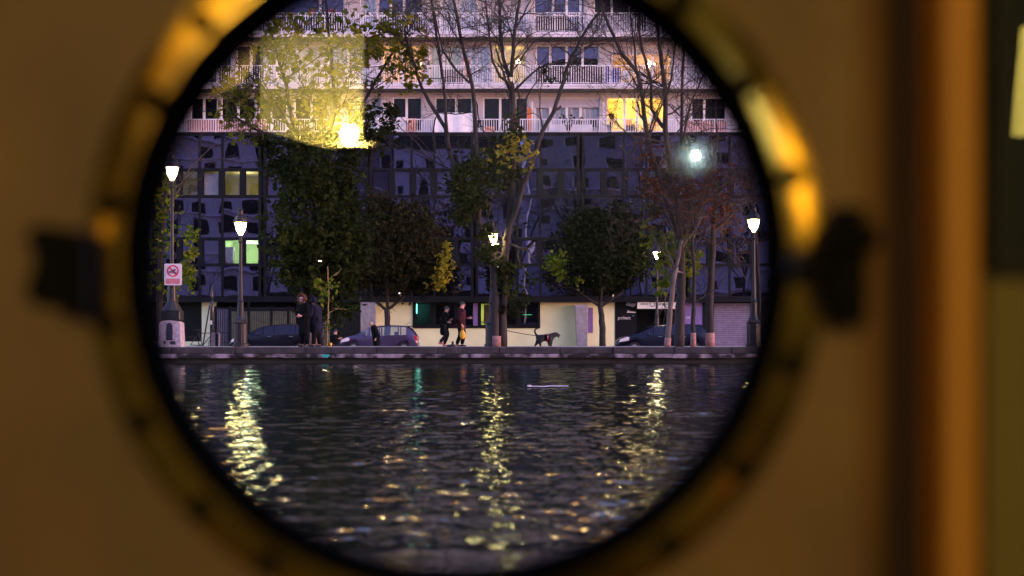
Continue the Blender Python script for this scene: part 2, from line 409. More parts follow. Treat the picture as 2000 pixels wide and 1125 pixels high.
def side_fill(k,lo,hi):
    """windows of the same rhythm beyond what the picture shows, as far as the block goes"""
    rr=random.Random(40+k); res=[]
    p=hi+24
    while wx(p)<XE-3:
        w=rr.choice((60,85,110)); res.append((p,p+w,rr.choice(('dark','blue','curtain','dark')),[p+w/2],rr.choice((0,0,.3)))); p+=w+rr.choice((14,22,36))
    p=lo-24
    while wx(p)>-XE+3:
        w=rr.choice((60,85,110)); res.append((p-w,p,rr.choice(('dark','blue','curtain','dark')),[p-w/2],rr.choice((0,0,.3)))); p-=w+rr.choice((14,22,36))
    return res
wallmb=MB(); slabmb=MB(); sofmb=MB()
for k,(W,(st,wt,w1,w0)) in enumerate(zip((W2,W3,W4,W5,W6,W7),FL)):
    zf=fz(st); zt=fz(wt)+.002
    # the slab: two mouldings at the front, soffit below
    if k==0:
        slabmb.box(-XE,XE,FY+.14,WY+.3,zf-.25,zf,0)
    else:
        slabmb.box(-XE,XE,FY-.05,FY+.13,zf-.13,zf,0); slabmb.box(-XE,XE,FY-.01,FY+.1,zf-.27,zf-.131,0)
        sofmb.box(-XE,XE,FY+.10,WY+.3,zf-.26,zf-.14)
    zs=zf-.27 if k else 0
    allw=sorted(W+side_fill(k,W[0][0],W[-1][1]))
    z0=wz(w0); z1=wz(w1)
    z0=max(z0,zf+.03)
    ztop=fz(FL[k+1][0])-.262 if k<5 else zf+2.7
    edges=[-XE]
    for w in allw:
        a,bq=wx(w[0]),wx(w[1])
        wallmb.box(edges[-1],a,WY,WY+.25,zf,ztop); edges.append(bq)
        wallmb.box(a,bq,WY+.002,WY+.25,z1,ztop)
        if z0-zf>.04: wallmb.box(a,bq,WY+.002,WY+.25,zf,z0)
    wallmb.box(edges[-1],XE,WY,WY+.25,zf,ztop)
    for w in allw:
        a,bq=wx(w[0]),wx(w[1]); kind=w[2]
        wk={'lit':'lit','amber':'lit','amber2':'lit','lamp':'lit'}.get(kind,kind)
        tr=None
        if k==2 and kind in('blue','curtain'): tr=wz(30)
        wo=window(a,bq,z0,z1,WY+.12,wk,[wx(q_) for q_ in w[3]],transom=tr,shut=w[4] or None)
        if kind=='lit':
            room('r',wo,a+.02,bq-.02,WY+.22,WY+3.6,zf+.02,ztop,(.74,.60,.26),30,(1,.76,.32))
        elif kind=='amber': room('r',wo,a+.02,bq-.02,WY+.22,WY+3.2,zf+.02,ztop,(.60,.42,.16),10 if k==1 else 70,(1,.68,.30))  # the added upper rooms are lit stronger, for the water glints
        elif kind=='amber2': room('r',wo,a+.02,bq-.02,WY+.22,WY+3.4,zf+.02,ztop,(.62,.42,.17),11,(1,.70,.32))
        elif kind=='lamp': room('r',wo,a+.02,bq-.02,WY+.22,WY+3.0,zf+.02,ztop,(.50,.40,.14),6,(1,.76,.32))
        if kind=='lit':
            for (p0,p1,q0,q1) in ((1228,1241,213,226),(1283,1291,220,232),(1291,1298,212,222)):
                mb=MB(); mb.box(wx(p0),wx(p1),WY+3.52,WY+3.56,wz(q1),wz(q0)); mb.build('picture',M['orange'],wo)
            for (p0,p1,q0,q1) in ((1226,1243,238,257),(1205,1216,249,257),(1262,1270,240,257)):
                mb=MB(); mb.box(wx(p0),wx(p1),WY+1.2,WY+1.8,wz(q1),wz(q0)); mb.build('furniture',M['barkred'],wo)
wallmb.box(-XE,XE,WY+4.2,WY+14,fz(258),fz(-234)+2.69)
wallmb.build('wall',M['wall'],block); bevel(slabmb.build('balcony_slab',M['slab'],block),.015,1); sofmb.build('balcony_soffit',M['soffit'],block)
mb=MB(); mb.box(-XE,XE,FY-.1,WY+14,fz(-234)+2.7,fz(-234)+3.05); mb.build('roof_edge',M['slab'],block)
# glowing lamps in the flats
def glow_ball(p,Y,r,c,s,shape=None):
    mb=MB()
    if shape=='star':
        for i in range(6):
            a=math.pi*i/3; mb.tube([p,(p[0]+r*1.7*math.cos(a),p[1],p[2]+r*1.7*math.sin(a))],[r*.45,.01],5)
        mb.ball(p,r*.7,8)
    else: mb.ball(p,r,10)
    mb.build('hanging_lamp',emit('lamp_bulb',c,s*.35),block)
glow_ball(at(1012,121,WY+.9),0,.13,(1,.86,.45),22)
glow_ball(at(1271,125,WY+1.2),0,.17,(1,.80,.35),14,'star')
glow_ball(at(819,124,WY+1),0,.10,(1,.80,.35),14)
glow_ball(at(722,122,WY+.8),0,.08,(1,.88,.55),14)

# balcony railings: one part per section; the stretches outside the picture as one
def rail_section(mb,x0,x1,zf,h,yb=FY+.06):
    mb.box(x0,x0+.06,yb-.03,yb+.03,zf,zf+h)
    mb.box(x0+.06,x1,yb-.025,yb+.025,zf+h-.045,zf+h)
    mb.box(x0+.06,x1,yb-.015,yb+.015,zf+.06,zf+.09)
    n=int((x1-x0)/.135)
    for i in range(1,n):
        xx=x0+.03+(x1-x0)*i/n; mb.box(xx-.017,xx+.017,yb-.015,yb+.015,zf+.09,zf+h-.045)
for k,(hr,off) in enumerate(((fz(232)-fz(258.5),20),(fz(127)-fz(164),40),(fz(24)-fz(63),8))):
    zf=fz(FL[k][0])+.001; far=MB(); p=-1100+off
    while fx(p)<XE-3:
        if 340<p<1450:
            mb=MB(); rail_section(mb,fx(p),fx(p+75)-.004,zf,hr); mb.build('balcony_railing',M['white'],block)
        elif fx(p)>-XE: rail_section(far,fx(p),fx(p+75)-.004,zf,hr)
        p+=75
    tag(far.build('balcony_railings',M['white'],block),kind='stuff')

# dark glass office floors
ROW=[('spandrel_panel',264,329),('window',333,382.5),('spandrel_panel',386,464),('window',468,516),('spandrel_panel',520,579)]
frame=MB(); glz=MB()
for p0,p1 in ((258.6,265),(328.6,333.4),(382,386.4),(463.6,468.4),(515.6,520.4),(578.6,590)):
    frame.box(-XE,XE,FY-.07,FY+.25,fz(p1),fz(p0))
for bx in [305-207*8+207*i for i in range(22)]:
    if fx(bx)<-XE or fx(bx+207)>XE: continue
    frame.box(fx(bx)-.20,fx(bx)-.04,FY-.12,FY+.2,fz(578.6),fz(265)); frame.box(fx(bx)+.10,fx(bx)+.24,FY-.12,FY+.2,fz(578.6),fz(265))
    vis=300<=bx<1500
    for (nm,t,bm) in ROW:
        if nm=='spandrel_panel':
            for (a,c) in ((.035,.40),(.42,.615),(.635,.98)):
                if vis:
                    mb=MB(); x0,x1=fx(bx+207*a),fx(bx+207*c); cx=(x0+x1)/2; cz=(fz(t)+fz(bm))/2
                    mb.quad((x0-cx,0,fz(bm)-cz),(x1-cx,0,fz(bm)-cz),(x1-cx,0,fz(t)-cz),(x0-cx,0,fz(t)-cz))
                    mb.build('spandrel_panel',M['officeglass'],block,loc=(cx,FY+.02,cz))
                else: glz.quad((fx(bx+207*a),FY+.02,fz(bm)),(fx(bx+207*c),FY+.02,fz(bm)),(fx(bx+207*c),FY+.02,fz(t)),(fx(bx+207*a),FY+.02,fz(t)))
            for a in (.41,.625): frame.box(fx(bx+207*a)-.06,fx(bx+207*a)+.06,FY-.06,FY+.1,fz(bm+.4),fz(t-.4))
        else:
            for j in range(5):
                a=bx+9.5+41.2*j; c=a+31.5
                frame.box(fx(c)+.003,fx(a+41.2)-.003,FY-.065,FY+.2,fz(bm)+.003,fz(t)-.003)
                if vis:
                    kind='office'
                    if bx==305 and t==333 and j>=0: kind='lit'
                    if bx==305 and t==468 and j in(3,4): kind='lit'
                    window(fx(a),fx(c),fz(bm),fz(t),FY+.02,kind,framew=.05,fm='black')
                else: glz.quad((fx(a),FY+.02,fz(bm)),(fx(c),FY+.02,fz(bm)),(fx(c),FY+.02,fz(t)),(fx(a),FY+.02,fz(t)))
frame.box(-XE,XE,FY+4.6,FY+14,GZ-.1,fz(258.6)-.01)
cw=frame.build('curtain_wall_frame',M['black'],block); tag(glz.build('office_glazing',M['officeglass'],block),kind='stuff')
room('r',block,fx(307),fx(508),FY+.22,FY+4.2,fz(384),fz(331),(.42,.40,.20),6,(1,.88,.50),lamp=(fx(470),FY+1.6,fz(334)))
room('r',block,fx(436),fx(508),FY+.22,FY+3.2,fz(517.5),fz(466.5),(.48,.60,.36),7,(.86,1,.72),lamp=(fx(476),FY+1.5,fz(468)))
mb=MB()
mb.box(fx(357),fx(371),FY+2.0,FY+2.05,fz(376),fz(354)); mb.box(fx(457),fx(463),FY+1.2,FY+1.5,fz(382),fz(352)); mb.box(fx(397),fx(428),FY+.26,FY+.28,fz(382),fz(338))
mb.build('office_screen',M['greyc'],block)
mb=MB(); mb.box(fx(472),fx(497),FY+.9,FY+1.0,fz(473.2),fz(470.6)); mb.build('tube_light',emit('tube_light',(.9,1,.95),2),block)
mb=MB(); mb.box(fx(437),fx(453),FY+.26,FY+.9,fz(516),fz(482)); mb.build('cabinet',M['greyc'],block)

# ---- ground floor
def gx(p): return ax(p,FY+.5)
def gz(p): return az(p,FY+.5)
GY=FY+.5
cr=MB()
def crb(p0,p1,t=589,bm=None): cr.box(gx(p0),gx(p1),GY,GY+.3,GZ if bm is None else gz(bm),gz(t))
crb(394,421); crb(734,806); crb(1054,1201); cr.box(gx(806),gx(1054),GY,GY+.3,GZ,gz(641))
cr.box(gx(286),gx(394),GY,GY+.3,GZ,gz(667)); cr.box(-XE,gx(286),GY,GY+.3,GZ,gz(589)); cr.box(gx(1560),XE,GY,GY+.3,GZ,gz(589))
cr.build('ground_floor_wall',M['cream'],block)
sh=MB(); zz=gz(592)
while zz>GZ: sh.box(gx(1395),gx(1469),GY+.05,GY+.08,zz-.10,zz-.012); zz-=.11
sh.build('roller_shutter',mat('lilac_shutter',(.22,.18,.27),.7,var=.2,scale=5),block)
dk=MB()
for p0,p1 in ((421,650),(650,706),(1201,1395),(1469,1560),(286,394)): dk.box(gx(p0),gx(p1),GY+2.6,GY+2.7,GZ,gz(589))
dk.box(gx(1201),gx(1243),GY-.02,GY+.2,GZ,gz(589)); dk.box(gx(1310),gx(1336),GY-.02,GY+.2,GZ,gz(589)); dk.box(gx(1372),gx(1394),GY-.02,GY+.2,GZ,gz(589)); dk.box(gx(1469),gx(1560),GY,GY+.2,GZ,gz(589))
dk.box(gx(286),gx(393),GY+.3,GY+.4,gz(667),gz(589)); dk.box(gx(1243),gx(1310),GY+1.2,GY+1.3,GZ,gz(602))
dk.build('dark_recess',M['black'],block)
# framed ground floor windows
for a,c,k in ((812,842,'lit'),(850,888,'office'),(893,924,'office'),(938,961,'lit'),(985,1009,'office'),(1016,1050,'office')):
    window(gx(a),gx(c),gz(636),gz(592),GY+.02,k,framew=.05,fm='black')
fr=MB()
for a,c in ((806,812),(842,850),(888,893),(933,938),(961,985),(1009,1016),(1050,1055)): fr.box(gx(a)+.003,gx(c)-.003,GY-.05,GY+.2,gz(636),gz(592))
fr.box(gx(806),gx(1055),GY-.05,GY+.2,gz(592)+.003,gz(588)); fr.box(gx(806),gx(1055),GY-.05,GY+.2,gz(641),gz(636)-.003)
fr.build('window_surround',M['black'],block)
mb=MB(); mb.box(gx(924)+.01,gx(933)-.01,GY-.10,GY+.2,gz(636),gz(592)); mb.build('pilaster',M['purpleposter'],block)
room('r',block,gx(936),gx(963),GY+.12,GY+1.6,gz(638),gz(591),(.50,.55,.24),2,(.95,1,.55))
room('r',block,gx(810),gx(844),GY+.12,GY+1.2,gz(638),gz(591),(.03,.07,.068),.8,(.4,1,.9),lamp=(gx(816),GY+.6,gz(594)))
mb=MB(); mb.box(gx(944.5),gx(961),GY+.3,GY+.34,gz(631),gz(594)); mb.build('blind',mat('brown_blind',(.34,.20,.09),.9),block)
mb=MB(); mb.box(gx(813.4),gx(814.3),GY-.012,GY-.004,gz(612),gz(594)); mb.build('neon_strip',emit('neon_strip',(.12,1,.72),1.4),block)
mb=MB(); mb.box(gx(1020),gx(1038),GY-.012,GY-.004,gz(615),gz(614.3)); mb.build('neon_strip',emit('green_neon',(.1,1,.4),.12),block)
# entrance with three lit transom panes
for a,c in ((654,668),(669.5,683),(684.5,700)):
    window(gx(a),gx(c),gz(608),gz(591),GY+.02,'lit',framew=.04,fm='black')
room('r',block,gx(652),gx(702),GY+.12,GY+2.4,gz(609),gz(590),(.38,.60,.16),3.5,(.75,1,.42))
mb=MB(); mb.box(gx(650),gx(706),GY-.02,GY+.1,gz(612),gz(609)); mb.box(gx(700.5),gx(706),GY-.04,GY+.1,GZ,gz(612)-.003); mb.box(gx(648),gx(653),GY-.04,GY+.1,GZ,gz(590))
i=655
while i<700: mb.box(gx(i),gx(i)+.05,GY+.03,GY+.08,GZ,gz(612)-.003); i+=4
mb.box(gx(653)+.01,gx(700)-.01,GY+.085,GY+.1,GZ,gz(612)-.004)
mb.build('entrance_door',M['iron'],block)
# grey columns, one flared at the head
mb=MB(); mb.box(gx(706)+.01,gx(735),GY-.55,GY+.02,GZ,gz(589)); mb.build('column',M['greyc'],block)
mb=MB(); mb.prism([(gx(1126.5),GZ),(gx(1146),GZ),(gx(1147.5),gz(596)),(gx(1122),gz(596))],GY-.6,GY-.02); bevel(mb.build('column',M['greyc'],block),.02,1)
mb=MB(); mb.box(gx(1148),gx(1158),GY-.05,GY-.005,gz(650),gz(601)); mb.build('violet_panel',M['purpleposter'],block)
# garage sign and shop panel lettering
mb=MB(); mb.box(gx(1243)+.01,gx(1318),GY-.52,GY-.46,gz(603.5),gz(590.2)); bn=mb.build('banner',mat('banner_white',(.74,.70,.60),.7,var=.06),block)
text('lettering','ESPACE',.155,(gx(1257),GY-.526,gz(594.6)),M['denim'],bn,sx=.85)
text('lettering','QUAI DE LA LOIRE',.155,(gx(1296),GY-.526,gz(594.6)),M['denim'],bn,sx=.72)
mb=MB(); mb.lathe([(.12,0),(.155,-.004),(.155,-.008),(.12,-.008)],20,(gx(1272.5),GY-.524,gz(594.6)),'y',closed=True); mb.build('ring_emblem',M['purplepaint'],bn)
text('lettering','prodware',.30,(gx(1206.5),GY-.028,gz(621)),M['signwhite'],block,align='LEFT',sx=.62)
mb=MB(); mb.prism([(gx(1234),gz(617)),(gx(1238.5),gz(618)),(gx(1237.2),gz(614.6))],GY-.03,GY-.022); mb.build('blue_mark',mat('blue_mark',(.10,.22,.60),.5),block)
mb=MB()
mb.prism([(gx(1222),gz(596)),(gx(1224),gz(591)),(gx(1229),gz(588)),(gx(1231),gz(592)),(gx(1242),gz(592)),(gx(1242),gz(596)),(gx(1237),gz(600)),(gx(1231),gz(598))],GY-.03,GY-.022)
mb.prism([(gx(1224),gz(611)),(gx(1227),gz(605)),(gx(1229),gz(608)),(gx(1242),gz(609)),(gx(1242),gz(611))],GY-.03,GY-.022); mb.build('white_emblem',M['signwhite'],block)
mb=MB()
for (a,c,t,bm) in ((1339,1346,591,597),(1339,1346,603,615),(1359,1364,590,598),(1359,1364,606,616)): mb.box(gx(a),gx(c),GY-.02,GY,gz(bm),gz(t))
mb.box(gx(1336),gx(1372),GY,GY+.1,GZ,gz(589)); mb.build('violet_notice',M['purpleposter'],block)
text('lettering','ABF',.22,(gx(1343.5),GY-.026,gz(620.5)),M['signwhite'],block,sx=.8)
mb=MB(); mb.box(gx(1317.5),gx(1319.5),GY-.5,GY-.45,gz(597),gz(589.5)); mb.build('light_strip',emit('small_light',(1,.95,.7),.6),block)

# railings with gate in front of the passage
fence=thing('metal_fence','tall black metal bar fence with a gate beside the cream wall','fence',(0,0,0))
mb=MB(); i=424
fy=81.2
while i<650:
    mb.box(ax(i,fy)-.018,ax(i,fy)+.018,fy-.018,fy+.018,GZ,az(600,fy)); i+=3.5
for yy_ in (602,649,668): mb.box(ax(421,fy),ax(650,fy),fy-.03,fy+.03,az(yy_+1.2,fy),az(yy_,fy))
mb.build('bars',M['iron'],fence)
for p in (421,449,486,530,563,580,648):
    mb=MB(); mb.box(ax(p-2.4,fy),ax(p+2.4,fy),fy-.07,fy+.07,GZ,az(598 if p!=486 else 586,fy)); mb.build('post',M['black'],fence)
mb=MB(); i=424
while i<449: mb.box(ax(i,fy+.3),ax(i+2.5,fy+.3),fy+.25,fy+.3,GZ,az(604,fy)); i+=3.1
mb.build('lilac_boards',mat('lilac_boards',(.36,.29,.40),.8,var=.2),fence)
mb=MB(); mb.box(ax(424,fy+1.2),ax(648,fy+1.2),fy+1.25,fy+1.35,GZ,az(607,fy)); mb.build('backing_wall',mat('olive_wall',(.26,.25,.14),.9),fence)

# ------------------------------------------------------------------ street lamps
def lantern_lamp(h,label,loc,glow,group,base='iron',sc=1.0):
    t=thing('street_lamp',label,'street lamp',loc,0,group)
    lz=h-1.15*sc
    mb=MB(); mb.lathe([(.0,0),(.27,0),(.27,.08),(.23,.12),(.23,.78),(.26,.82),(.17,.90),(.12,1.05),(.105,1.5),(.12,1.54),(.085,1.62),(.06,2.4),(.055,lz-.25),(.09,lz-.2),(.05,lz-.14),(.05,lz-.02),(.10,lz),(0,lz)],14)
    mb.build('post',M['iron'],t,smooth=False)
    mb=MB(); mb.lathe([(.0,lz+.001),(.06*sc,lz+.02*sc),(.10*sc,lz+.10*sc),(.17*sc,lz+.22*sc),(.205*sc,lz+.36*sc),(.225*sc,lz+.50*sc),(0,lz+.50*sc)],16); mb.build('lantern_glass',glow,t,smooth=True)
    mb=MB()
    mb.lathe([(.30*sc,lz+.503*sc),(.31*sc,lz+.52*sc),(.27*sc,lz+.57*sc),(.25*sc,lz+.66*sc),(.19*sc,lz+.76*sc),(.14*sc,lz+.80*sc),(.15*sc,lz+.82*sc),(.105*sc,lz+.83*sc),(.10*sc,lz+.98*sc),(.125*sc,lz+1.0*sc),(.08*sc,lz+1.06*sc),(.02*sc,lz+1.09*sc),(.015*sc,lz+1.15*sc),(0,lz+1.16*sc)],16)
    mb.lathe([(0,lz+.5035*sc),(.30*sc,lz+.5032*sc)],16)
    mb.build('lantern_cap',M['iron'],t,smooth=False)
    mb=MB()
    for i in range(4):
        a=math.pi*i/2+.5
        mb.tube([(r*sc*1.02*math.cos(a),r*sc*1.02*math.sin(a),lz+z*sc) for r,z in ((.065,.0),(.115,.10),(.178,.22),(.212,.36),(.232,.50))],.008*sc,4)
    mb.build('lantern_ribs',M['iron'],t)
    return t
LY=48.0
gl='lantern street lamps along the quay'
def lamp_h(py_glass_top,Y,base): return az(py_glass_top,Y)-base+.65
L1=lantern_lamp(az(331,LY)-QT+.65,'tallest lantern lamp, on white papered pedestal with red sign at far left',(ax(336,LY),LY,QT),M['lampglow'],gl,sc=.9)
L2=lantern_lamp(az(441,LY)-QT+.65,'lantern lamp before the green lit office window, beside black car',(ax(470,LY),LY,QT),M['lampglow'],gl,sc=.85)
L3=lantern_lamp(az(456,LY+.6)-QT+.65,'lantern lamp half hidden by the forked trunk of the bare central tree',(ax(961,LY+2.2),LY+2.2,QT),M['lampglow'],gl,sc=.85)
L4=lantern_lamp(az(435,LY)-QT+.65,'lantern lamp at right in front of lilac shutter edge',(ax(1472,LY),LY,QT),M['lampglow'],gl,sc=.85)
# pedestal of the first lamp, pasted over with paper
mb=MB(); w=.37
mb.prism([(-w-.02,0),(w+.02,0),(w,.22),(w*.93,.80),(w*.7,.86),(0,.90),(-w*.7,.86),(-w*.93,.80),(-w,.22)],-.36,.3); mb.build('pedestal',mat('pasted_paper',(.36,.30,.36),.9,var=.3,scale=9,bump=.3,col2=(.52,.45,.50)),L1)
mb=MB(); mb.prism([(-.11,.22),(.11,.22),(.10,.72),(.06,.80),(-.06,.80),(-.10,.72)],-.372,-.3605); mb.box(-.2,-.13,-.37,-.3605,.1,.2); mb.box(.02,.2,-.37,-.3605,.08,.19); mb.build('black_stencil',M['black_ink'],L1)
mb=MB(); mb.box(-.33,.33,-.3,.3,.9,1.22); mb.lathe([(.36,1.222),(.34,1.25),(.24,1.42),(.17,1.55),(.13,2.4),(0,2.4)],8); bevel(mb.build('pedestal_cap',M['iron'],L1),.02,1)
FYL=74.0
glf='far street lamps behind the trees'
fl0=lantern_lamp(az(505,FYL)-RZ+.4,'small far lamp glinting through the tall leafy green tree',(ax(628,FYL),FYL,RZ+.001),M['farglow'],glf,sc=.72)
for p,pz,lb in ((967.5,474,'small far lamp just below the half hidden lantern, behind central trunk'),(1283,490,'small far lamp among lit leaves right of the dark round tree')):
    c=copy_tree(fl0); c.location=(ax(p,FYL),FYL,RZ+.001+(az(pz,FYL)-az(505,FYL))); c['label']=lb
    
# sign on the first lamp
sg=thing('prohibition_sign','white no swimming sign with red crossed circle and red caption','sign',at(338,536,47.6))
mb=MB(); hw,hh=.29,.36
pts=[]
for cx_,cz_,a0 in ((hw-.04,-hh+.04,-90),(hw-.04,hh-.04,0),(-hw+.04,hh-.04,90),(-hw+.04,-hh+.04,180)):
    for i in range(4): a=R(a0+30*i); pts.append((cx_+.04*math.cos(a),cz_+.04*math.sin(a)))
mb.prism(pts,-.012,.012); mb.build('plate',M['signwhite'],sg)
mb=MB(); mb.lathe([(.155,-.014),(.20,-.014),(.20,-.020),(.155,-.020)],32,(0,0,.115),'y',closed=True)
d=.118; tkn=.016
mb.prism([(-d-tkn,.115+d-tkn),(d-tkn,.115-d-tkn),(d+tkn,.115-d+tkn),(-d+tkn,.115+d+tkn)],-.0185,-.0135); mb.build('red_circle',M['red'],sg)
mb=MB(); mb.lathe([(0,-.0232),(.028,-.0232),(.028,-.019),(0,-.019)],12,(.062,0,.155),'y')
mb.prism([(-.125,.085),(-.02,.098),(.03,.155),(.008,.165),(-.04,.125),(-.12,.105)],-.0225,-.0188); mb.prism([(-.03,.098),(.06,.105),(.06,.13),(.0,.135)],-.0228,-.0189)
for zz_ in (.075,.045):
    mb.tube([(-.13+.013*i,-.021,zz_+.009*math.sin(i*1.5)) for i in range(21)],.006,4)
mb.build('swimmer',M['black_ink'],sg)
mb=MB(); mb.box(-.225,.225,-.018,-.013,-.31,-.14); mb.build('caption_panel',M['red'],sg)
text('lettering','BAIGNADE',.085,(0,-.02,-.185),M['signwhite'],sg); text('lettering','INTERDITE',.085,(0,-.02,-.265),M['signwhite'],sg)
mb=MB(); mb.box(-.02,.02,.012,.30,.2,.24); mb.box(-.02,.02,.012,.30,-.22,-.18); mb.build('bracket',M['iron'],sg)

# ------------------------------------------------------------------ trees
def leaves(mb,c,rad,n,size,rng,clump=24,spread=.28,hang=0):
    c=Vector(c); k=max(1,n//clump)
    for _ in range(k):
        while True:
            p=Vector((rng.uniform(-1,1),rng.uniform(-1,1),rng.uniform(-1,1)))
            if p.length<=1 and p.length>.15: break
        if rng.random()<.55: p=p.normalized()*rng.uniform(.7,1.04)
        cc=c+Vector((p.x*rad[0],p.y*rad[1],p.z*rad[2]))
        sp=spread*min(rad)*rng.uniform(.6,1.3); sp=min(sp,.75)
        for _ in range(int(clump*rng.uniform(.5,1.5))):
            q=cc+Vector((rng.gauss(0,sp),rng.gauss(0,sp),rng.gauss(0,sp*.8)))
            s=size*rng.uniform(.6,1.3)
            u=Vector((rng.gauss(0,1),rng.gauss(0,1),rng.gauss(0,.6))).normalized(); v=u.orthogonal().normalized()
            v=(v*math.cos(rng.uniform(0,6.28))+u.cross(v)*math.sin(rng.uniform(0,6.28)))
            w=u.cross(v); h=w*s*.22
            a=q-u*s*.6; b=q+v*s*.42+h; d=q-v*s*.42+h; e=q+u*s*.6
            nn=len(mb.v); mb.v+= [tuple(a),tuple(b),tuple(e),tuple(d)]; mb.f+=[(nn,nn+1,nn+2),(nn,nn+2,nn+3)]; mb.m+=[0,0]
def grow(mb,p,d,r,L,depth,rng,n=5,wob=.25,up=.06,minr=.006):
    pts=[p]; rad=[r]; dd=d.normalized(); seg=4
    for i in range(seg):
        dd=(dd+Vector((rng.gauss(0,wob),rng.gauss(0,wob),rng.gauss(0,wob)+up))*.5).normalized()
        pts.append(pts[-1]+dd*L/seg); rad.append(max(minr,r*(1-.45*(i+1)/seg)))
    mb.tube(pts,rad,max(3,n),cap=False)
    if depth<=0: return
    for i in range(rng.choice((2,3,3))):
        t=rng.randint(1,seg); b=pts[t]
        s=Vector((rng.gauss(0,1),rng.gauss(0,1),rng.gauss(0,.7)))
        nd=(dd+s*.62).normalized()
        grow(mb,b,nd,max(minr,rad[t]*.62),L*rng.uniform(.5,.75),depth-1,rng,n-1,wob,up,minr)
    grow(mb,pts[-1],dd,max(minr,rad[-1]*.85),L*.65,depth-1,rng,n-1,wob,up,minr)
def limb(mb,pp,r0,r1,Y,rng,n=8,dy=.35,twigs=0,tdepth=2,tl=1.3,ydrift=0):
    """pp: pixel polyline at distance Y with some drift in depth; radii in px"""
    pts=[]; rad=[]; y=Y; k=len(pp)
    # resample for a gentle irregular line
    P=[]
    for i in range(k-1):
        for j in range(3):
            t=j/3; P.append((pp[i][0]*(1-t)+pp[i+1][0]*t+(rng.uniform(-1.1,1.1) if j else 0),pp[i][1]*(1-t)+pp[i+1][1]*t))
    P.append(pp[-1])
    drift=rng.uniform(-dy,dy)+ydrift
    for i,(a,b) in enumerate(P):
        t=i/(len(P)-1); y=Y+drift*t
        pts.append(at(a,b,y)); rad.append((r0*(1-t)+r1*t)*y/F*rng.uniform(.93,1.07))
    mb.tube(pts,rad,n)
    for _ in range(twigs):
        i=rng.randint(len(pts)//3,len(pts)-1); d=(pts[i]-pts[max(0,i-1)]).normalized()
        s=Vector((rng.gauss(0,1),rng.gauss(0,.8),rng.gauss(.1,.6)))
        grow(mb,pts[i],(d*.5+s*.7),max(.010,rad[i]*.42),tl*rng.uniform(.6,1.2),tdepth,rng,5,.35)
    return pts
def S(Y): return Y/F

# central bare plane tree
rng=random.Random(11); Y=50
tr=thing('plane_tree','tall bare forked plane tree in the centre with a pink limewashed foot','tree',(ax(972,Y),Y,QT))
def rel(o): # parts were built in world coordinates
    o.matrix_parent_inverse=o.parent.matrix_world.inverted() if False else Matrix.Translation(-o.parent.location); return o
mb=MB()
limb(mb,[(966,678),(967,600),(966,560),(962,500),(945,450),(920,410),(903,370),(890,335),(877,292)],8,5,Y,rng,10,.1,6,3,1.5)
limb(mb,[(982,678),(981,620),(984,560),(986,505),(998,410),(1003,300),(1001,190),(997,160)],9,6,Y+.3,rng,10,.1,6,2,1.2)
limb(mb,[(935,432),(932,350),(930,280),(925,187),(915,135),(900,75),(890,20),(878,-30)],5,2.6,Y,rng,8,.5,10,3,1.6)
limb(mb,[(917,162),(887,132),(865,100),(852,45),(843,-12)],2.6,1.6,Y,rng,6,.5,8,3,1.3)
limb(mb,[(877,292),(870,250),(845,210),(824,172),(804,112),(790,60)],5,1.8,Y,rng,7,.5,8,3,1.4)
limb(mb,[(874,270),(866,160),(857,95),(846,20),(838,-30)],3.2,2.3,Y,rng,7,.6,8,3,1.4)
limb(mb,[(998,165),(977,150),(962,120),(955,60),(948,-10)],3.2,1.4,Y,rng,6,.6,8,3,1.3)
limb(mb,[(994,150),(982,110),(977,60),(976,-20)],4,3,Y,rng,7,.4,8,3,1.4)
limb(mb,[(998,150),(1001,112),(1004,75),(1010,25),(1018,-20)],4,3,Y,rng,7,.5,8,3,1.4)
limb(mb,[(1006,55),(1022,30),(1040,-10)],2,1.4,Y,rng,6,.4,4,2,1.1)
limb(mb,[(1003,178),(1032,150),(1057,130),(1090,121),(1118,124),(1140,132)],2.6,.9,Y,rng,6,.6,7,2,1.0)
limb(mb,[(1004,135),(1024,105),(1045,80),(1075,62),(1098,58)],1.8,.7,Y,rng,6,.6,6,2,.9)
limb(mb,[(986,470),(1007,412),(1032,337),(1048,290),(1060,255),(1082,217),(1095,175),(1105,140),(1115,113),(1135,75),(1150,50),(1175,18),(1190,-10)],5.5,2,Y+.1,rng,8,.6,12,3,1.4)
limb(mb,[(1108,128),(1132,100),(1157,88),(1190,84)],1.9,.8,Y,rng,6,.5,5,2,1.0)
limb(mb,[(1082,215),(1092,212),(1095,207)],4,2,Y,rng,6,.1)
tk=rel(mb.build('trunk',M['bark'],tr,smooth=True))
mb=MB(); mb.tube([at(969,678,Y-.04),at(969.5,656,Y-.04)],[.175,.165],14); rel(mb.build('limewashed_foot',M['limewash'],tr,smooth=True))
mb=MB()
for (px,py,rx,ry,n) in ((925,350,42,60,900),(985,320,40,50,650),(905,400,22,45,350),(1000,560,34,60,420),(950,480,26,40,220),(1010,250,26,26,130),(1060,150,20,20,24)):
    leaves(mb,at(px,py,Y+rng.uniform(-.6,.4)),(rx*S(Y),rx*S(Y)*.8,ry*S(Y)),n,.17,rng,12,.3)
rel(mb.build('ivy',M['leafd'],tr))
mb=MB()
for (px,py,rx,ry,n) in ((1015,285,22,40,60),(985,300,40,30,70),(1045,300,12,30,16)): leaves(mb,at(px,py,Y-.6),(rx*S(Y),.8,ry*S(Y)),n,.19,rng,3,.3)
rel(mb.build('yellow_leaves',M['leafo'],tr))

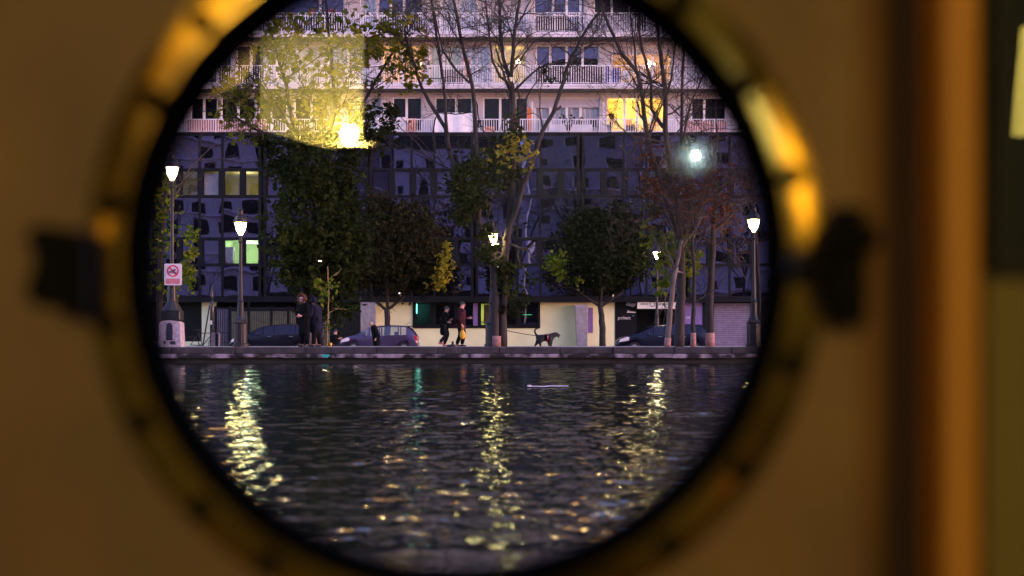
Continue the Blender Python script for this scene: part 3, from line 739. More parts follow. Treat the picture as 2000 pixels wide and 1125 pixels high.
# tall leafy tree on the left
rng=random.Random(21); Y=50.5
tr=thing('tall_tree','tall dense dark green tree with thinning yellow top, left of the round trees','tree',(ax(617,Y),Y,QT))
mb=MB()
limb(mb,[(617,680),(617,600),(616,520),(612,430),(606,360),(596,300),(575,262),(560,170),(545,120),(530,60)],9,2,Y,rng,10,.2,14,3,1.6)
limb(mb,[(604,330),(575,292),(545,272),(505,256),(470,235),(430,205)],4,1.4,Y,rng,7,.6,8,3,1.3)
limb(mb,[(606,350),(640,290),(655,210),(648,120),(640,40),(636,-20)],5,2,Y,rng,7,.6,12,3,1.5)
limb(mb,[(640,290),(700,220),(735,155),(760,112),(785,85),(810,40)],4,1.3,Y,rng,7,.6,10,3,1.3)
limb(mb,[(575,262),(530,190),(490,150),(460,120)],3.5,1.2,Y,rng,7,.6,8,3,1.3)
rel(mb.build('trunk',M['barkdark'],tr,smooth=True))
mb=MB(); mb.tube([at(615,680,Y-.05),at(616,642,Y-.05)],[.21,.17],12); rel(mb.build('pale_foot',mat('pink_brown_bark',(.20,.11,.095),.9,var=.4,scale=6),tr,smooth=True))
mb=MB()
for (px,py,rx,ry,n) in ((620,440,84,130,4200),(622,325,95,55,1700),(585,520,55,60,900),(680,500,45,80,1100),(640,590,52,36,420),(550,275,80,30,300),(738,240,38,55,480),(700,290,30,26,120)):
    leaves(mb,at(px,py,Y),(rx*S(Y),rx*S(Y)*.85,ry*S(Y)),n,.19,rng,22,.28)
rel(mb.build('crown',M['leafd'],tr))
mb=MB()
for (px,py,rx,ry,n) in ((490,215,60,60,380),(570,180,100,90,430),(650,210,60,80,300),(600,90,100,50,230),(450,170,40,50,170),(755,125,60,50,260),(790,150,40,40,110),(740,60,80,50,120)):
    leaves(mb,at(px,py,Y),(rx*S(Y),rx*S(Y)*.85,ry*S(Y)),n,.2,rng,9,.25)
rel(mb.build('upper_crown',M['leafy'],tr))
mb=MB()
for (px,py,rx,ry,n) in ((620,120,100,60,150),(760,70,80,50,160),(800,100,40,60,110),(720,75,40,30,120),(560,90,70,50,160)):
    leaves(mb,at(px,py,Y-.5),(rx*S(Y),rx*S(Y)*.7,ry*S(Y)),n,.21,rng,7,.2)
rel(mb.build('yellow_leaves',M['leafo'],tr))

# sapling, yellow lamplight put into its stem colour
Y=48.6; rng=random.Random(5)
tr=thing('sapling','thin young sapling with lamplit yellow stem beside the standing couple','tree',(ax(639,Y),Y,QT))
mb=MB(); limb(mb,[(639,680),(639,640),(641,600),(642,560),(640,520)],1.7,.8,Y,rng,7,.1,3,1,.4); rel(mb.build('trunk',mat('lamplit_bark',(.26,.19,.06),.9,var=.3,scale=8),tr,smooth=True))
mb=MB()
for (px,py,rx,ry,n) in ((640,560,26,20,70),(628,600,12,18,22),(645,630,12,10,14)): leaves(mb,at(px,py,Y),(rx*S(Y),.5,ry*S(Y)),n,.15,rng,6,.3)
rel(mb.build('crown',M['leafg'],tr))

# the two round street trees on the far pavement
def round_tree(label,seed,Y,trunk,limbs,clumps,lit,leafm,litm,dark):
    rng=random.Random(seed); t=thing('round_tree',label,'tree',(ax(trunk[0][0],Y),Y,GZ))
    mb=MB(); limb(mb,trunk,6.5,5,Y,rng,9,.05)
    for l in limbs: limb(mb,l,3.2,1.2,Y,rng,7,.8,5,2,1.2)
    rel(mb.build('trunk',M['barkdark'],t,smooth=True)); mb=MB()
    for (px,py,rx,ry,n) in clumps: leaves(mb,at(px,py,Y),(rx*S(Y),rx*S(Y)*.95,ry*S(Y)),n,.21,rng,26,.26)
    rel(mb.build('crown',M[leafm],t)); mb=MB()
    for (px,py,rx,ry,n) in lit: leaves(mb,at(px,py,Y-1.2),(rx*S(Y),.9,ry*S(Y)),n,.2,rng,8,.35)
    rel(mb.build('lit_leaves',M[litm],t))  # lamplight on this side of the crown is put into a brighter leaf colour
round_tree('round dark brownish tree with forked trunk behind the violet car',31,76,[(757,690),(757,640),(756,612),(757,602)],[[(756,606),(735,590),(715,560),(700,520)],[(758,604),(780,588),(805,560),(830,520)],[(757,603),(755,540),(750,470),(748,420)]],
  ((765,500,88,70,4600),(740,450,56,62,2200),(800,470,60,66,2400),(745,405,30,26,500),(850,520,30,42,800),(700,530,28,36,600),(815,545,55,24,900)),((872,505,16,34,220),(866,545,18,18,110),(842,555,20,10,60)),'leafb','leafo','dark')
round_tree('round dark evergreen tree with slim trunk before the cream wall',32,76,[(1178,690),(1177,640),(1173,605),(1172,590)],[[(1172,598),(1150,585),(1120,562),(1100,530)],[(1173,600),(1190,588),(1215,570),(1240,530)],[(1172,595),(1175,530),(1178,450)]],
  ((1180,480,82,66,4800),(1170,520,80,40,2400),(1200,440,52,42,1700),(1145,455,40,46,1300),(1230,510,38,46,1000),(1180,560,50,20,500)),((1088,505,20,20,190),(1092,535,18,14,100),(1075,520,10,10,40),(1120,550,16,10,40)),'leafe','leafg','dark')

# group of bare trees on the right
rng=random.Random(41); Y=50
tr=thing('bare_tree','tall bare brown tree at right with many upright limbs and russet twigs','tree',(ax(1328,Y),Y,QT))
mb=MB()
limb(mb,[(1327,680),(1328,620),(1330,560),(1329,500),(1331,465)],10,8,Y,rng,10,.05)
limb(mb,[(1331,470),(1315,430),(1292,365),(1272,300),(1262,250),(1250,162),(1242,137),(1212,100),(1195,62),(1178,25),(1172,-20)],6,2.4,Y,rng,8,.5,14,3,1.4)
limb(mb,[(1243,138),(1238,80),(1235,65),(1228,0)],2.4,1.2,Y,rng,6,.4,5,2,1.2)
limb(mb,[(1330,465),(1322,400),(1310,330),(1299,252),(1299,170),(1292,125),(1287,75),(1280,10),(1276,-20)],6.5,2.6,Y,rng,8,.5,14,3,1.4)
limb(mb,[(1299,252),(1283,232),(1272,212),(1270,150),(1255,100),(1248,60),(1250,-10)],4.2,1.8,Y,rng,7,.5,10,3,1.3)
limb(mb,[(1300,190),(1312,150),(1316,110),(1322,60)],2.8,1.2,Y,rng,6,.5,6,2,1.2)
limb(mb,[(1310,330),(1330,290),(1332,200),(1335,112),(1338,60)],4.5,2,Y,rng,7,.5,10,3,1.3)
limb(mb,[(1331,300),(1342,230),(1352,195),(1372,150),(1385,120)],3,1.2,Y,rng,6,.5,8,3,1.1)
limb(mb,[(1331,462),(1352,440),(1375,400),(1400,370),(1430,345),(1450,340)],3.5,1.2,Y,rng,7,.5,10,3,1.2)
limb(mb,[(1331,480),(1300,420),(1270,350),(1240,320)],2.6,1.0,Y,rng,6,.5,8,3,1.0)
limb(mb,[(1300,300),(1330,330),(1365,390),(1380,420)],1.8,1.0,Y,rng,6,.5,8,2,1.0)
rel(mb.build('trunk',M['bark'],tr,smooth=True))
mb=MB()
for _ in range(130):
    px=rng.gauss(1335,62); py=rng.gauss(415,42)
    grow(mb,at(px,py,Y+rng.uniform(-1.2,1.2)),Vector((rng.gauss(0,1),rng.gauss(0,.6),rng.gauss(.2,.8))),.014,rng.uniform(.5,1.1),2,rng,4,.35,minr=.006)
rel(mb.build('twigs',M['barkred'],tr))
mb=MB()
for (px,py,rx,ry,n) in ((1335,400,75,50,420),(1290,330,45,60,160),(1400,380,40,60,180),(1270,380,25,60,160)): leaves(mb,at(px,py,Y),(rx*S(Y),1.2,ry*S(Y)),n,.15,rng,5,.3)
rel(mb.build('russet_leaves',M['leafr'],tr))
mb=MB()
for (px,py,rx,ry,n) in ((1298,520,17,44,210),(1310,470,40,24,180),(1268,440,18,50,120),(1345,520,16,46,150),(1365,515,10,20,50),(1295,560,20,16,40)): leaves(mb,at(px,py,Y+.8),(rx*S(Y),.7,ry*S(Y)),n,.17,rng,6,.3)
rel(mb.build('lit_leaves',M['leafg'],tr))  # bright green carries the light of the lamp close by
def bare(label,seed,Y,pts,r0,r1,bark,foot,extra=(),leaf=None,name='bare_tree'):
    rng=random.Random(seed); t=thing(name,label,'tree',(ax(pts[0][0],Y),Y,QT)); mb=MB()
    limb(mb,pts,r0,r1,Y,rng,9,.1,4,2,.9)
    for e in extra: limb(mb,e,r1*.8,r1*.35,Y,rng,7,.5,5,2,1.0)
    rel(mb.build('trunk',M[bark],t,smooth=True))
    if foot:
        mb=MB(); p=pts[0]; qx=pts[0][0]+(pts[1][0]-pts[0][0])*(680-foot)/(pts[0][1]-pts[1][1])
        mb.tube([at(p[0],680,Y),at(qx,foot,Y)],[r0*S(Y)*1.12,r0*S(Y)*1.06],12); rel(mb.build('limewashed_foot',M['limewash'],t,smooth=True))
    if leaf:
        mb=MB()
        for (px,py,rx,ry,n) in leaf[1]: leaves(mb,at(px,py,Y),(rx*S(Y),.6,ry*S(Y)),n,.17,rng,6,.3)
        rel(mb.build('leaves',M[leaf[0]],t))
    return t
bare('pale leaning slim trunk left of the big brown bare tree',51,49.2,[(1303,680),(1308,620),(1314,560),(1322,515),(1332,470)],6,3,'barkpale',660)
bare('thin dark trunk with pink foot between the big bare tree and shutter',52,49.6,[(1354,680),(1354,620),(1356,540),(1352,460),(1350,380)],5,2.4,'barkdark',650,[[(1352,450),(1370,400),(1382,330)]])
bare('dark stout trunk with widest pink foot beside the lilac shutter',53,50.6,[(1387,680),(1386,600),(1390,520),(1393,450),(1397,380),(1394,320),(1378,270)],8.5,3,'barkdark',650,[[(1396,380),(1420,360),(1448,350)],[(1394,330),(1400,270),(1398,200)],[(1392,450),(1430,420),(1460,400)]],('leafo',((1410,370,30,20,10),)))
bare('ivy clad trunk with yellow green leaves at the left edge',54,49.5,[(311,680),(312,620),(311,540),(314,470),(322,400),(330,330),(345,270)],7.5,3,'bark',0,[[(316,450),(300,380),(310,300)],[(318,430),(345,380),(370,330),(420,280)]],('leafg',((372,475,13,34,170),(360,545,20,24,150),(366,520,12,16,60),(325,400,26,60,170),(322,470,24,36,130),(300,520,18,60,90),(330,560,24,40,90))))
bare('slender bare trunk rising behind the right lantern lamp',55,52,[(1480,680),(1482,560),(1476,460),(1470,380),(1462,300)],5,2,'barkdark',0,[[(1474,430),(1450,380),(1440,320)],[(1470,380),(1490,330),(1500,280)]],('leafr',((1420,420,30,40,90),(1450,360,30,40,70))))

# ------------------------------------------------------------------ people and dog
def skin(name,verts,edges,rad,material,parent,sub=1,extra=None):
    me=bpy.data.meshes.new(name); me.from_pydata([tuple(v) for v in verts],edges,[])
    o=bpy.data.objects.new(name,me); C.objects.link(o)
    md=o.modifiers.new('s','SKIN'); md.use_smooth_shade=True
    sv=me.skin_vertices[0].data
    for i,r in enumerate(rad):
        sv[i].radius=(r,r) if not isinstance(r,tuple) else r
    sv[0].use_root=True
    ss=o.modifiers.new('u','SUBSURF'); ss.levels=sub; ss.render_levels=sub
    bpy.context.view_layer.update()
    m2=bpy.data.meshes.new_from_object(o.evaluated_get(bpy.context.evaluated_depsgraph_get()))
    bpy.data.objects.remove(o); bpy.data.meshes.remove(me)
    if extra:
        bm=bmesh.new(); bm.from_mesh(m2)
        e2=bpy.data.meshes.new('e'); e2.from_pydata(extra.v,[],extra.f); bm.from_mesh(e2); bm.to_mesh(m2); bm.free(); bpy.data.meshes.remove(e2)
        m2.polygons.foreach_set('use_smooth',[True]*len(m2.polygons))
    m2.materials.clear(); m2.materials.append(material); m2.name=name
    ob=bpy.data.objects.new(name,m2); C.objects.link(ob); ob.parent=parent
    return ob
def person(label,loc,rz,H,arms,legs,lean=(0,0),coat=None,coat_len=.80,trous=None,shoes='shoe_dark',hair=None,hood=None,skinm='skin',head_drop=0,pelvis=.53,flare=.0,sleeve=True,bulk=1.0):
    """local frame: +x is where the person faces, z up; lengths as shares of the height H.
    arms/legs: [(elbow),(hand)] and [(knee),(ankle)] per side, left first, in shares of H"""
    t=thing('person',label,'person',loc,rz,None)
    V=lambda x,y,z: Vector((x*H,y*H,z*H))
    pel=V(0,0,pelvis); ch=V(lean[0]*.6,0,pelvis+.19); nk=V(lean[0],0,pelvis+.295); hb=V(lean[0]+.02+head_drop*.5,0,pelvis+.345-head_drop*.3)
    hc=hb+V(.015+head_drop*.4,0,.055-head_drop*.3)
    v=[pel,ch,nk,hb]; r=[.085*H*bulk,.09*H*bulk,.036*H,.036*H]; e=[(0,1),(1,2),(2,3)]
    v.append(hc); r.append((.052*H,.052*H)); e.append((3,4)); v.append(hc+V(.004,0,.045)); r.append(.044*H); e.append((4,5))
    joints={}
    hands=MB()
    for sgn,(el,hd),(kn,an) in ((1,arms[0],legs[0]),(-1,arms[1],legs[1])):
        sh=nk+V(-.0,.108*sgn,-.018); n0=len(v)
        E=V(*el); Hn=V(*hd)
        v+= [sh,E,Hn]; r+=[.040*H,.028*H,.018*H]; e+=[(2,n0),(n0,n0+1),(n0+1,n0+2)]
        hp=V(0,.052*sgn,pelvis-.02); K=V(*kn); A=V(*an); T=A+V(.075,0,-.012)
        v+= [hp,K,A,T]; r+=[.058*H,.036*H,.023*H,.020*H]; e+=[(0,n0+3),(n0+3,n0+4),(n0+4,n0+5),(n0+5,n0+6)]
        joints[sgn]=(sh,E,Hn,hp,K,A,T)
        # palm, four curled fingers, thumb
        d=(Hn-E).normalized(); side=d.cross(Vector((0,1,0)));
        if side.length<.1: side=Vector((1,0,0))
        side.normalize(); nrm=d.cross(side)
        pc=Hn+d*.03*H
        hands.tube([Hn-d*.008*H,Hn+d*.02*H,Hn+d*.052*H],[.016*H,.022*H,.020*H],8)
        for i,fl in enumerate((.036,.042,.040,.031)):
            b=Hn+d*.050*H+side*(.0105*(i-1.5))*H
            hands.tube([b,b+d*fl*.5*H+nrm*.004*H,b+d*fl*.85*H+nrm*.016*H],[.0056*H,.005*H,.004*H],5)
        tb=Hn+d*.018*H+side*.020*H
        hands.tube([tb,tb+d*.02*H+side*.014*H,tb+d*.038*H+side*.012*H],[.0066*H,.006*H,.0045*H],5)
    # face features and ears
    hands.ball(hc+V(.052,0,-.004),.010*H,8,sq=(1.2,.8,1.5)); hands.ball(hc+V(.030,0,-.045),.022*H,8,sq=(1,.9,.7))
    for s_ in (1,-1): hands.ball(hc+V(-.004,.052*s_,-.004),.012*H,8,sq=(.9,.5,1.4))
    body=skin('body',v,e,r,M[skinm],t,1,hands)
    mb=MB()
    for s_ in (1,-1): mb.ball(hc+V(.0475,.019*s_,.008),.0065*H,6)
    mb.ball(hc+V(.046,0,-.030),.010*H,6,sq=(.5,1.3,.35))
    mb.build('face_features',M['hair_dark'],t)
    if hair:
        mb=MB(); long=.0
        if hair=='grey': mb.ball(hc+V(-.010,0,.022),.056*H,12,sq=(1,1,.85)); hm=M['hair_grey']
        elif hair=='bald': hm=M['hair_grey']; mb.ball(hc+V(-.022,0,.006),.050*H,12,sq=(.9,1.08,.75))
        else: hm=M['hair_dark']; mb.ball(hc+V(-.012,0,.020),.058*H,12,sq=(1,1,.9))
        mb.build('hair',hm,t,smooth=True)
    if hood:
        mb=MB(); rg=random.Random(4); pts=[]
        # thick furry ring round the face and a hood behind it
        mb.lathe([(.062*H,.006*H),(.085*H,.02*H),(.092*H,0),(.080*H,-.03*H),(.062*H,-.02*H)],18,tuple(hc+V(.012,0,.006)),'x',closed=True)
        mb.ball(hc+V(-.046,0,.006),.074*H,12,sq=(.8,1,1.08))
        for _ in range(420):
            a=rg.uniform(0,6.283); rr=rg.uniform(.074,.098)*H
            p=hc+Vector((rg.uniform(-.03,.03)*H,rr*math.cos(a),rr*math.sin(a)+.006*H)); q=p+Vector((rg.gauss(.012,.01)*H,math.cos(a)*.022*H+rg.gauss(0,.008)*H,math.sin(a)*.022*H+rg.gauss(0,.008)*H))
            mb.tube([p,q],[.0035*H,.001*H],3,cap=False)
        mb.build('hood',M[hood],t,smooth=True)
    # coat: torso and sleeves, skirt down to coat_len
    if coat:
        cv=[pel,ch,nk+V(-.004,0,-.004),nk+V(.004,0,.030)]; cr=[.112*H*bulk,.118*H*bulk,.088*H,.058*H]; ce=[(0,1),(1,2),(2,3)]
        hem=pelvis-coat_len*.5*.53
        n1=len(cv); cv.append(V(-.005,0,(pelvis+hem)/2)); cr.append(.118*H*bulk+flare*.4*H); ce.append((0,n1)); cv.append(V(-.01,0,hem)); cr.append(.120*H*bulk+flare*H); ce.append((n1,n1+1))
        if sleeve:
            for s_ in (1,-1):
                sh,E,Hn,*_=joints[s_]; n1=len(cv); w=E+(Hn-E)*.93
                cv+=[sh,E,w]; cr+=[.066*H,.048*H,.036*H]; ce+=[(2,n1),(n1,n1+1),(n1+1,n1+2)]
        skin('coat',cv,ce,cr,M[coat],t,1)
    if trous:
        tv=[pel+V(0,0,-.01)]; tr_=[.092*H]; te=[]
        for s_ in (1,-1):
            *_,hp,K,A,T=joints[s_]; n1=len(tv); tv+=[hp,K,A+V(0,0,.012)]; tr_+=[.078*H,.056*H,.042*H]; te+=[(0,n1),(n1,n1+1),(n1+1,n1+2)]
        skin('trousers',tv,te,tr_,M[trous],t,1)
    for s_ in (1,-1):
        *_,hp,K,A,T=joints[s_]; mb=MB(); d=(T-A)
        mb.tube([A+V(-.028,0,-.006),A+V(.01,0,-.002),T*.6+A*.4+V(0,0,-.004),T+V(.018,0,-.003),T+V(.028,0,-.004)],[.020*H,.026*H,.024*H,.020*H,.008*H],8); mb.build('shoe',M[shoes],t,smooth=True)
    return t
std=[((.0,.07,.27),(-.02,.06,.022)),((.01,-.07,.27),(.0,-.06,.022))]
PZ=QT
# standing pair on the left
person('person standing in black coat with curly auburn fur hood and clasped hands',(ax(594,48.0),48.0,PZ),R(232),1.74,
   [((.03,.15,.62),(.13,.05,.60)),((.05,-.15,.62),(.14,-.01,.61))],std,coat='cloth_black',coat_len=1.2,trous='cloth_black',hood='hair_auburn',skinm='skinpink',lean=(.03,0))
person('person in dark navy padded coat and hood with back turned, right of fur hood',(ax(618,48.2),48.2,PZ),R(160),1.68,
   [((.05,.16,.63),(.14,.10,.58)),((.02,-.17,.62),(.03,-.16,.47))],[((.0,.10,.27),(-.02,.15,.022)),((.01,-.10,.27),(.0,-.14,.022))],coat='cloth_navy',coat_len=1.15,trous='cloth_black',hood='cloth_navy',bulk=1.25,lean=(.05,0))
# walkers
person('person walking in long black coat with one pink shoe lifted behind',(ax(868,55),55,PZ),R(-4),1.56,
   [((.03,.13,.62),(.14,.10,.66)),((.0,-.14,.61),(.10,-.12,.60))],[((.08,.05,.29),(-.02,.05,.030)),((.05,-.05,.27),(-.115,-.05,.085))],coat='cloth_black',coat_len=1.05,trous='denim',shoes='shoe_pink',hair='dark',lean=(.03,0))
wm=person('person strolling in plum jacket holding up one hand and a yellow bag',(ax(899,55),55,PZ),R(-14),1.74,
   [((-.02,.15,.63),(.16,.14,.63)),((.03,-.16,.61),(.075,-.13,.48))],[((.07,.06,.29),(.02,.06,.024)),((.03,-.06,.27),(-.07,-.06,.028))],coat='cloth_plum',coat_len=.35,trous='cloth_black',hair='dark',skinm='skinpink',lean=(.02,0),bulk=1.12)
bagp=at(903.5,652,54.72)
bg_=thing('carrier_bag','bulging yellow plastic bag hanging from a stroller\'s hand','bag',bagp)
mb=MB(); mb.lathe([(0,-.20),(.07,-.195),(.115,-.14),(.125,-.06),(.105,.02),(.06,.10),(.03,.15),(.0,.16)],14)
for i,v in enumerate(mb.v): mb.v[i]=(v[0]*(1+.14*math.sin(9*v[2]+3*v[1])),v[1]*.75+.02*math.sin(40*v[2]),v[2])
mb.build('bag_body',M['yellowbag'],bg_,smooth=True)
mb=MB(); mb.tube([(-.03,0,.12),(-.045,0,.20),(0,0,.25),(.045,0,.20),(.03,0,.12)],.012,6); mb.build('handle',M['yellowbag'],bg_,smooth=True)
# the one with the dog behind the trunk
person('person in dark flared coat mostly hidden behind central trunk, holding dog lead',(ax(966,55.6),55.6,PZ),R(20),1.52,
   [((.0,.15,.60),(.03,.19,.50)),((.02,-.15,.60),(.10,-.12,.55))],std,coat='cloth_black',coat_len=1.5,trous='cloth_black',hair='dark',skinm='skinpink',flare=.09)
lead=thing('dog_lead','thin dark lead stretched from hidden person to black dog','lead',at(957,637,55.3))
mb=MB(); A0=at(940,628,55.5); A1=at(957,637,55.3); A2=at(1062,657.5,55.0)
pl=[A0,A0.lerp(A1,.5)+Vector((0,0,-.01)),A1]+[A1.lerp(A2,i/8)+Vector((0,0,-.05*math.sin(math.pi*i/8))) for i in range(1,9)]
mb.tube(pl,.014,5); rel(mb.build('strap',M['cloth_black'],lead))
mb=MB(); mb.ball(A1,.05,8,sq=(1.2,.6,1)); rel(mb.build('handle',M['red'],lead))
# old man by the violet car, seated person in the shade
person('balding older person stooping in black overcoat before the violet car',(ax(735,66),66,RZ),R(188),1.62,
   [((-.02,.13,.60),(.02,.12,.47)),((-.02,-.13,.60),(.03,-.13,.47))],std,coat='cloth_black',coat_len=1.1,trous='cloth_black',hair='bald',skinm='skin',lean=(.09,0),head_drop=.05)
person('dim person sitting in dark clothes behind the sapling, hands raised',(ax(651,66),66,RZ),R(-25),1.62,
   [((.12,.12,.44),(.22,.06,.47)),((.12,-.12,.43),(.22,-.06,.46))],[((.22,.07,.27),(.22,.07,.022)),((.22,-.07,.27),(.22,-.06,.022))],coat='cloth_black',coat_len=.2,trous='denim',hair='dark',pelvis=.27,lean=(.05,0))
sb=thing('stone_block','low stone block under the sitting person behind the sapling','seat',(ax(650,66),66.05,RZ))
mb=MB(); mb.box(-.5,.35,-.22,.25,0,.36); bevel(mb.build('block',M['greyc'],sb),.03,2)

# dog
dg=thing('dog','black dog with curled tail, red harness and open mouth trotting right','dog',(ax(1070,55),55,PZ))
DX=lambda px: ax(px,55)-ax(1070,55)
DZ=lambda py: az(py,55)-PZ
def dp(px,py,y=0): return Vector((DX(px),y,DZ(py)))
gz0=676.6
v=[dp(1053,660),dp(1062,659.8),dp(1071,660.2),dp(1075,659),dp(1080.5,655),dp(1086,652.4),dp(1090,653.9),dp(1095,655.8)]
r=[.140,.130,.165,.160,.112,.108,.072,.042]; e=[(i,i+1) for i in range(7)]
def add(par,ps,rs):
    n=len(v); v.extend(ps); r.extend(rs)
    e.append((par,n)); e.extend((n+i,n+i+1) for i in range(len(ps)-1))
add(0,[dp(1048.5,655.5),dp(1045.5,651),dp(1044.2,646.5),dp(1046,642.6),dp(1049,641.8),dp(1051.8,642.6)],[.046,.042,.036,.031,.025,.014])  # tail
add(6,[dp(1088.6,656.6),dp(1092.5,659.6)],[.034,.020])                          # lower jaw
# hind legs: thigh, hock, shank
add(0,[dp(1052,666,.07),dp(1047.6,671.5,.08),dp(1044.6,gz0-.6,.08),dp(1046.6,gz0-.2,.08)],[.115,.052,.036,.034])
add(0,[dp(1055.5,666,-.07),dp(1054.2,671,-.08),dp(1056,gz0-.6,-.08),dp(1058,gz0-.2,-.08)],[.115,.054,.038,.034])
add(3,[dp(1075.5,667,.08),dp(1076.5,672,.08),dp(1076.6,gz0-.6,.08),dp(1078.4,gz0-.2,.08)],[.092,.048,.036,.034])
add(3,[dp(1073.5,667,-.08),dp(1071.6,671.5,-.08),dp(1073.4,gz0-.6,-.08),dp(1075.2,gz0-.2,-.08)],[.092,.048,.036,.034])
skin('body',v,e,r,M['dogfur'],dg,2)
mb=MB()
for s_ in (1,-1):
    p=dp(1085,653,.07*s_); mb.ball(p+Vector((0,0,-.045)),.06,8,sq=(.55,.35,1.15))
mb.build('ear',M['dogfur'],dg,smooth=True)
mb=MB()
mb.lathe([(.168,-.018),(.176,0),(.168,.018)],18,tuple(dp(1069.6,660.2)),'x'); 
mb.tube([dp(1069.6,656.4,-.08),dp(1074,656.4,-.12),dp(1078,660.5,-.125),dp(1077,664,-.09)],.014,5); mb.build('harness',M['red'],dg)
mb=MB(); mb.ball(dp(1069.6,657.8,-.165),.022,8); mb.build('buckle',M['signwhite'],dg)

# ------------------------------------------------------------------ cars
def ip(xs,ys,x): return float(np.interp(x,xs,ys))
def car(name,label,loc,rz,paint,L=3.95,W=.86,H=1.45,estate=False,glass='carglass'):
    t=thing(name,label,'car',loc,rz)
    k=H/1.46; s=L/3.95
    sx=[0,.06,.16,.30,.50,.56,.92,.98,1.4,1.88,1.95,2.36,2.44,2.75,3.08,3.14,3.45,3.75,3.90,3.95]
    if estate: top=ip
    tx_=[0,.06,.16,.30,.50,.98,1.4,1.9,2.4,2.75,3.1,3.45,3.75,3.95]; tz_=[.78,.95,1.10,1.28,1.42,1.455,1.46,1.44,1.37,1.19,.985,.90,.80,.60]
    if estate: tz_=[.80,.97,1.16,1.36,1.45,1.46,1.46,1.44,1.37,1.19,.985,.90,.80,.60]
    bx_=[0,.06,.16,.30,.5,2.75,3.1,3.45,3.75,3.95]; bz_=[.74,.90,.96,.985,.98,.90,.90,.85,.74,.55]
    wx_=[0,.06,.3,.9,2.6,3.3,3.75,3.95]; ww_=[.86,.93,.98,1,1,.98,.88,.70]
    st=[]
    for x in sx:
        w=W*ip(wx_,ww_,x); b=ip(bx_,bz_,x)*k; tp=max(ip(tx_,tz_,x)*k,b+.02); cab=max(0,min(1,(tp-b)/.30))
        zl=.24 if .2<x<3.7 else .34
        rw=w*(.97-.21*cab)
        # wheel arch
        arch=0
        for wc in (.66,3.18):
            d=abs(x-wc)
            if d<.36: arch=max(arch,math.sqrt(.36**2-d*d))
        zs=max(zl,.30+arch-.02) if arch else zl
        st.append([(w*.90,zs),(w*.985,zs+.07),(w,min(b-.16,max(.62,zs+.1))),(w*.975,b),(rw,tp-.055*cab-.006),(rw*.86,tp-.008),(0,tp+.012*cab)])
    # more stations for round arches
    body=MB(); side=MB(); wind=MB(); rear=MB()
    def P(i,j,sg): return (sx[i]*s,st[i][j][0]*sg,st[i][j][1])
    for i in range(len(sx)-1):
        xm=(sx[i]+sx[i+1])/2
        for sg in (1,-1):
            for j in range(6):
                q=[P(i,j,sg),P(i+1,j,sg),P(i+1,j+1,sg),P(i,j+1,sg)]
                if sg<0: q=q[::-1]
                tgt=body
                if j==3 and (.56<xm<.92 or .98<xm<1.88 or 1.95<xm<2.36 or (2.44<xm<2.75)) : tgt=side
                if j in(4,5) and 2.44<xm<3.08: tgt=wind
                if j==3 and 2.75<xm<3.08: tgt=body
                if j in(4,5) and .06<xm<.50: tgt=rear
                tgt.quad(*q)
    n=[P(0,j,1) for j in range(7)]+[P(0,j,-1) for j in range(5,-1,-1)]
    b=len(body.v); body.v+=n; body.f.append(tuple(range(b,b+13))); body.m.append(0)
    n=[P(len(sx)-1,j,1) for j in range(7)]+[P(len(sx)-1,j,-1) for j in range(5,-1,-1)]
    b=len(body.v); body.v+=n; body.f.append(tuple(range(b+12,b-1,-1))); body.m.append(0)
    for nm,m_,pm in (('body',body,paint),('side_window',side,glass),('windscreen',wind,glass),('rear_window',rear,'carglass')):
        o=m_.build(nm,M[pm],t,smooth=True)
        bm=bmesh.new(); bm.from_mesh(o.data); bmesh.ops.remove_doubles(bm,verts=bm.verts,dist=.0005)
        bmesh.ops.recalc_face_normals(bm,faces=bm.faces); bm.to_mesh(o.data); bm.free()
        for p in o.data.polygons: p.use_smooth=True
        if hasattr(o.data,'set_sharp_from_angle'): o.data.set_sharp_from_angle(angle=R(38))
    inner=MB(); inner.box(.35*s,3.6*s,-W*.8,W*.8,.25,.62); inner.build('floor_pan',M['tyre'],t)
    se=MB()
    for y in (.36,-.36):
        for x0 in (1.05,1.95): se.box(x0,x0+.12,y-.2,y+.2,.6,1.12); se.box(x0+.12,x0+.5,y-.2,y+.2,.55,.66)
    bevel(se.build('seats',M['cloth_black'],t),.04,2)
    for wc in (.66,3.18):
        for sg in (1,-1):
            mb=MB(); yo=W*.93*sg; mb.lathe([(.19,-.09),(.28,-.10),(.305,-.06),(.305,.06),(.28,.10),(.19,.09)],24,(wc*s,yo-.06*sg,.305),'y',closed=True); w_=mb.build('wheel',M['tyre'],t,smooth=False)
            mb=MB(); mb.lathe([(0,.055*sg),(.05,.05*sg),(.17,.035*sg),(.192,.06*sg),(.192,0)],20,(wc*s,yo-.06*sg,.305),'y')
            mb.build('rim',M['rim'],w_)
    for sg in (1,-1):
        yy=W*.9*sg
        mb=MB(); mb.prism([(3.42*s,.66*k),(3.84*s,.58*k),(3.80*s,.72*k),(3.50*s,.84*k),(3.40*s,.80*k)],min(yy-.11*sg,yy+.045*sg),max(yy-.11*sg,yy+.045*sg)); bevel(mb.build('headlight',M['headlight'],t),.015,2)
        mb=MB(); mb.prism([(-.005,.66*k),(.22*s,.72*k),(.24*s,.86*k),(.10*s,.95*k),(.03,.93*k)],min(yy-.10*sg,yy+.03*sg),max(yy-.10*sg,yy+.03*sg)); bevel(mb.build('tail_light',M['taillight'],t),.012,2)
        mb=MB(); mb.ball((2.62*s,(W+.09)*sg,.97*k),.085,10,sq=(.75,.9,.8)); mb.tube([(2.62*s,W*.95*sg,.95*k),(2.62*s,(W+.05)*sg,.95*k)],.025,6); mb.build('mirror',M[paint],t,smooth=True)
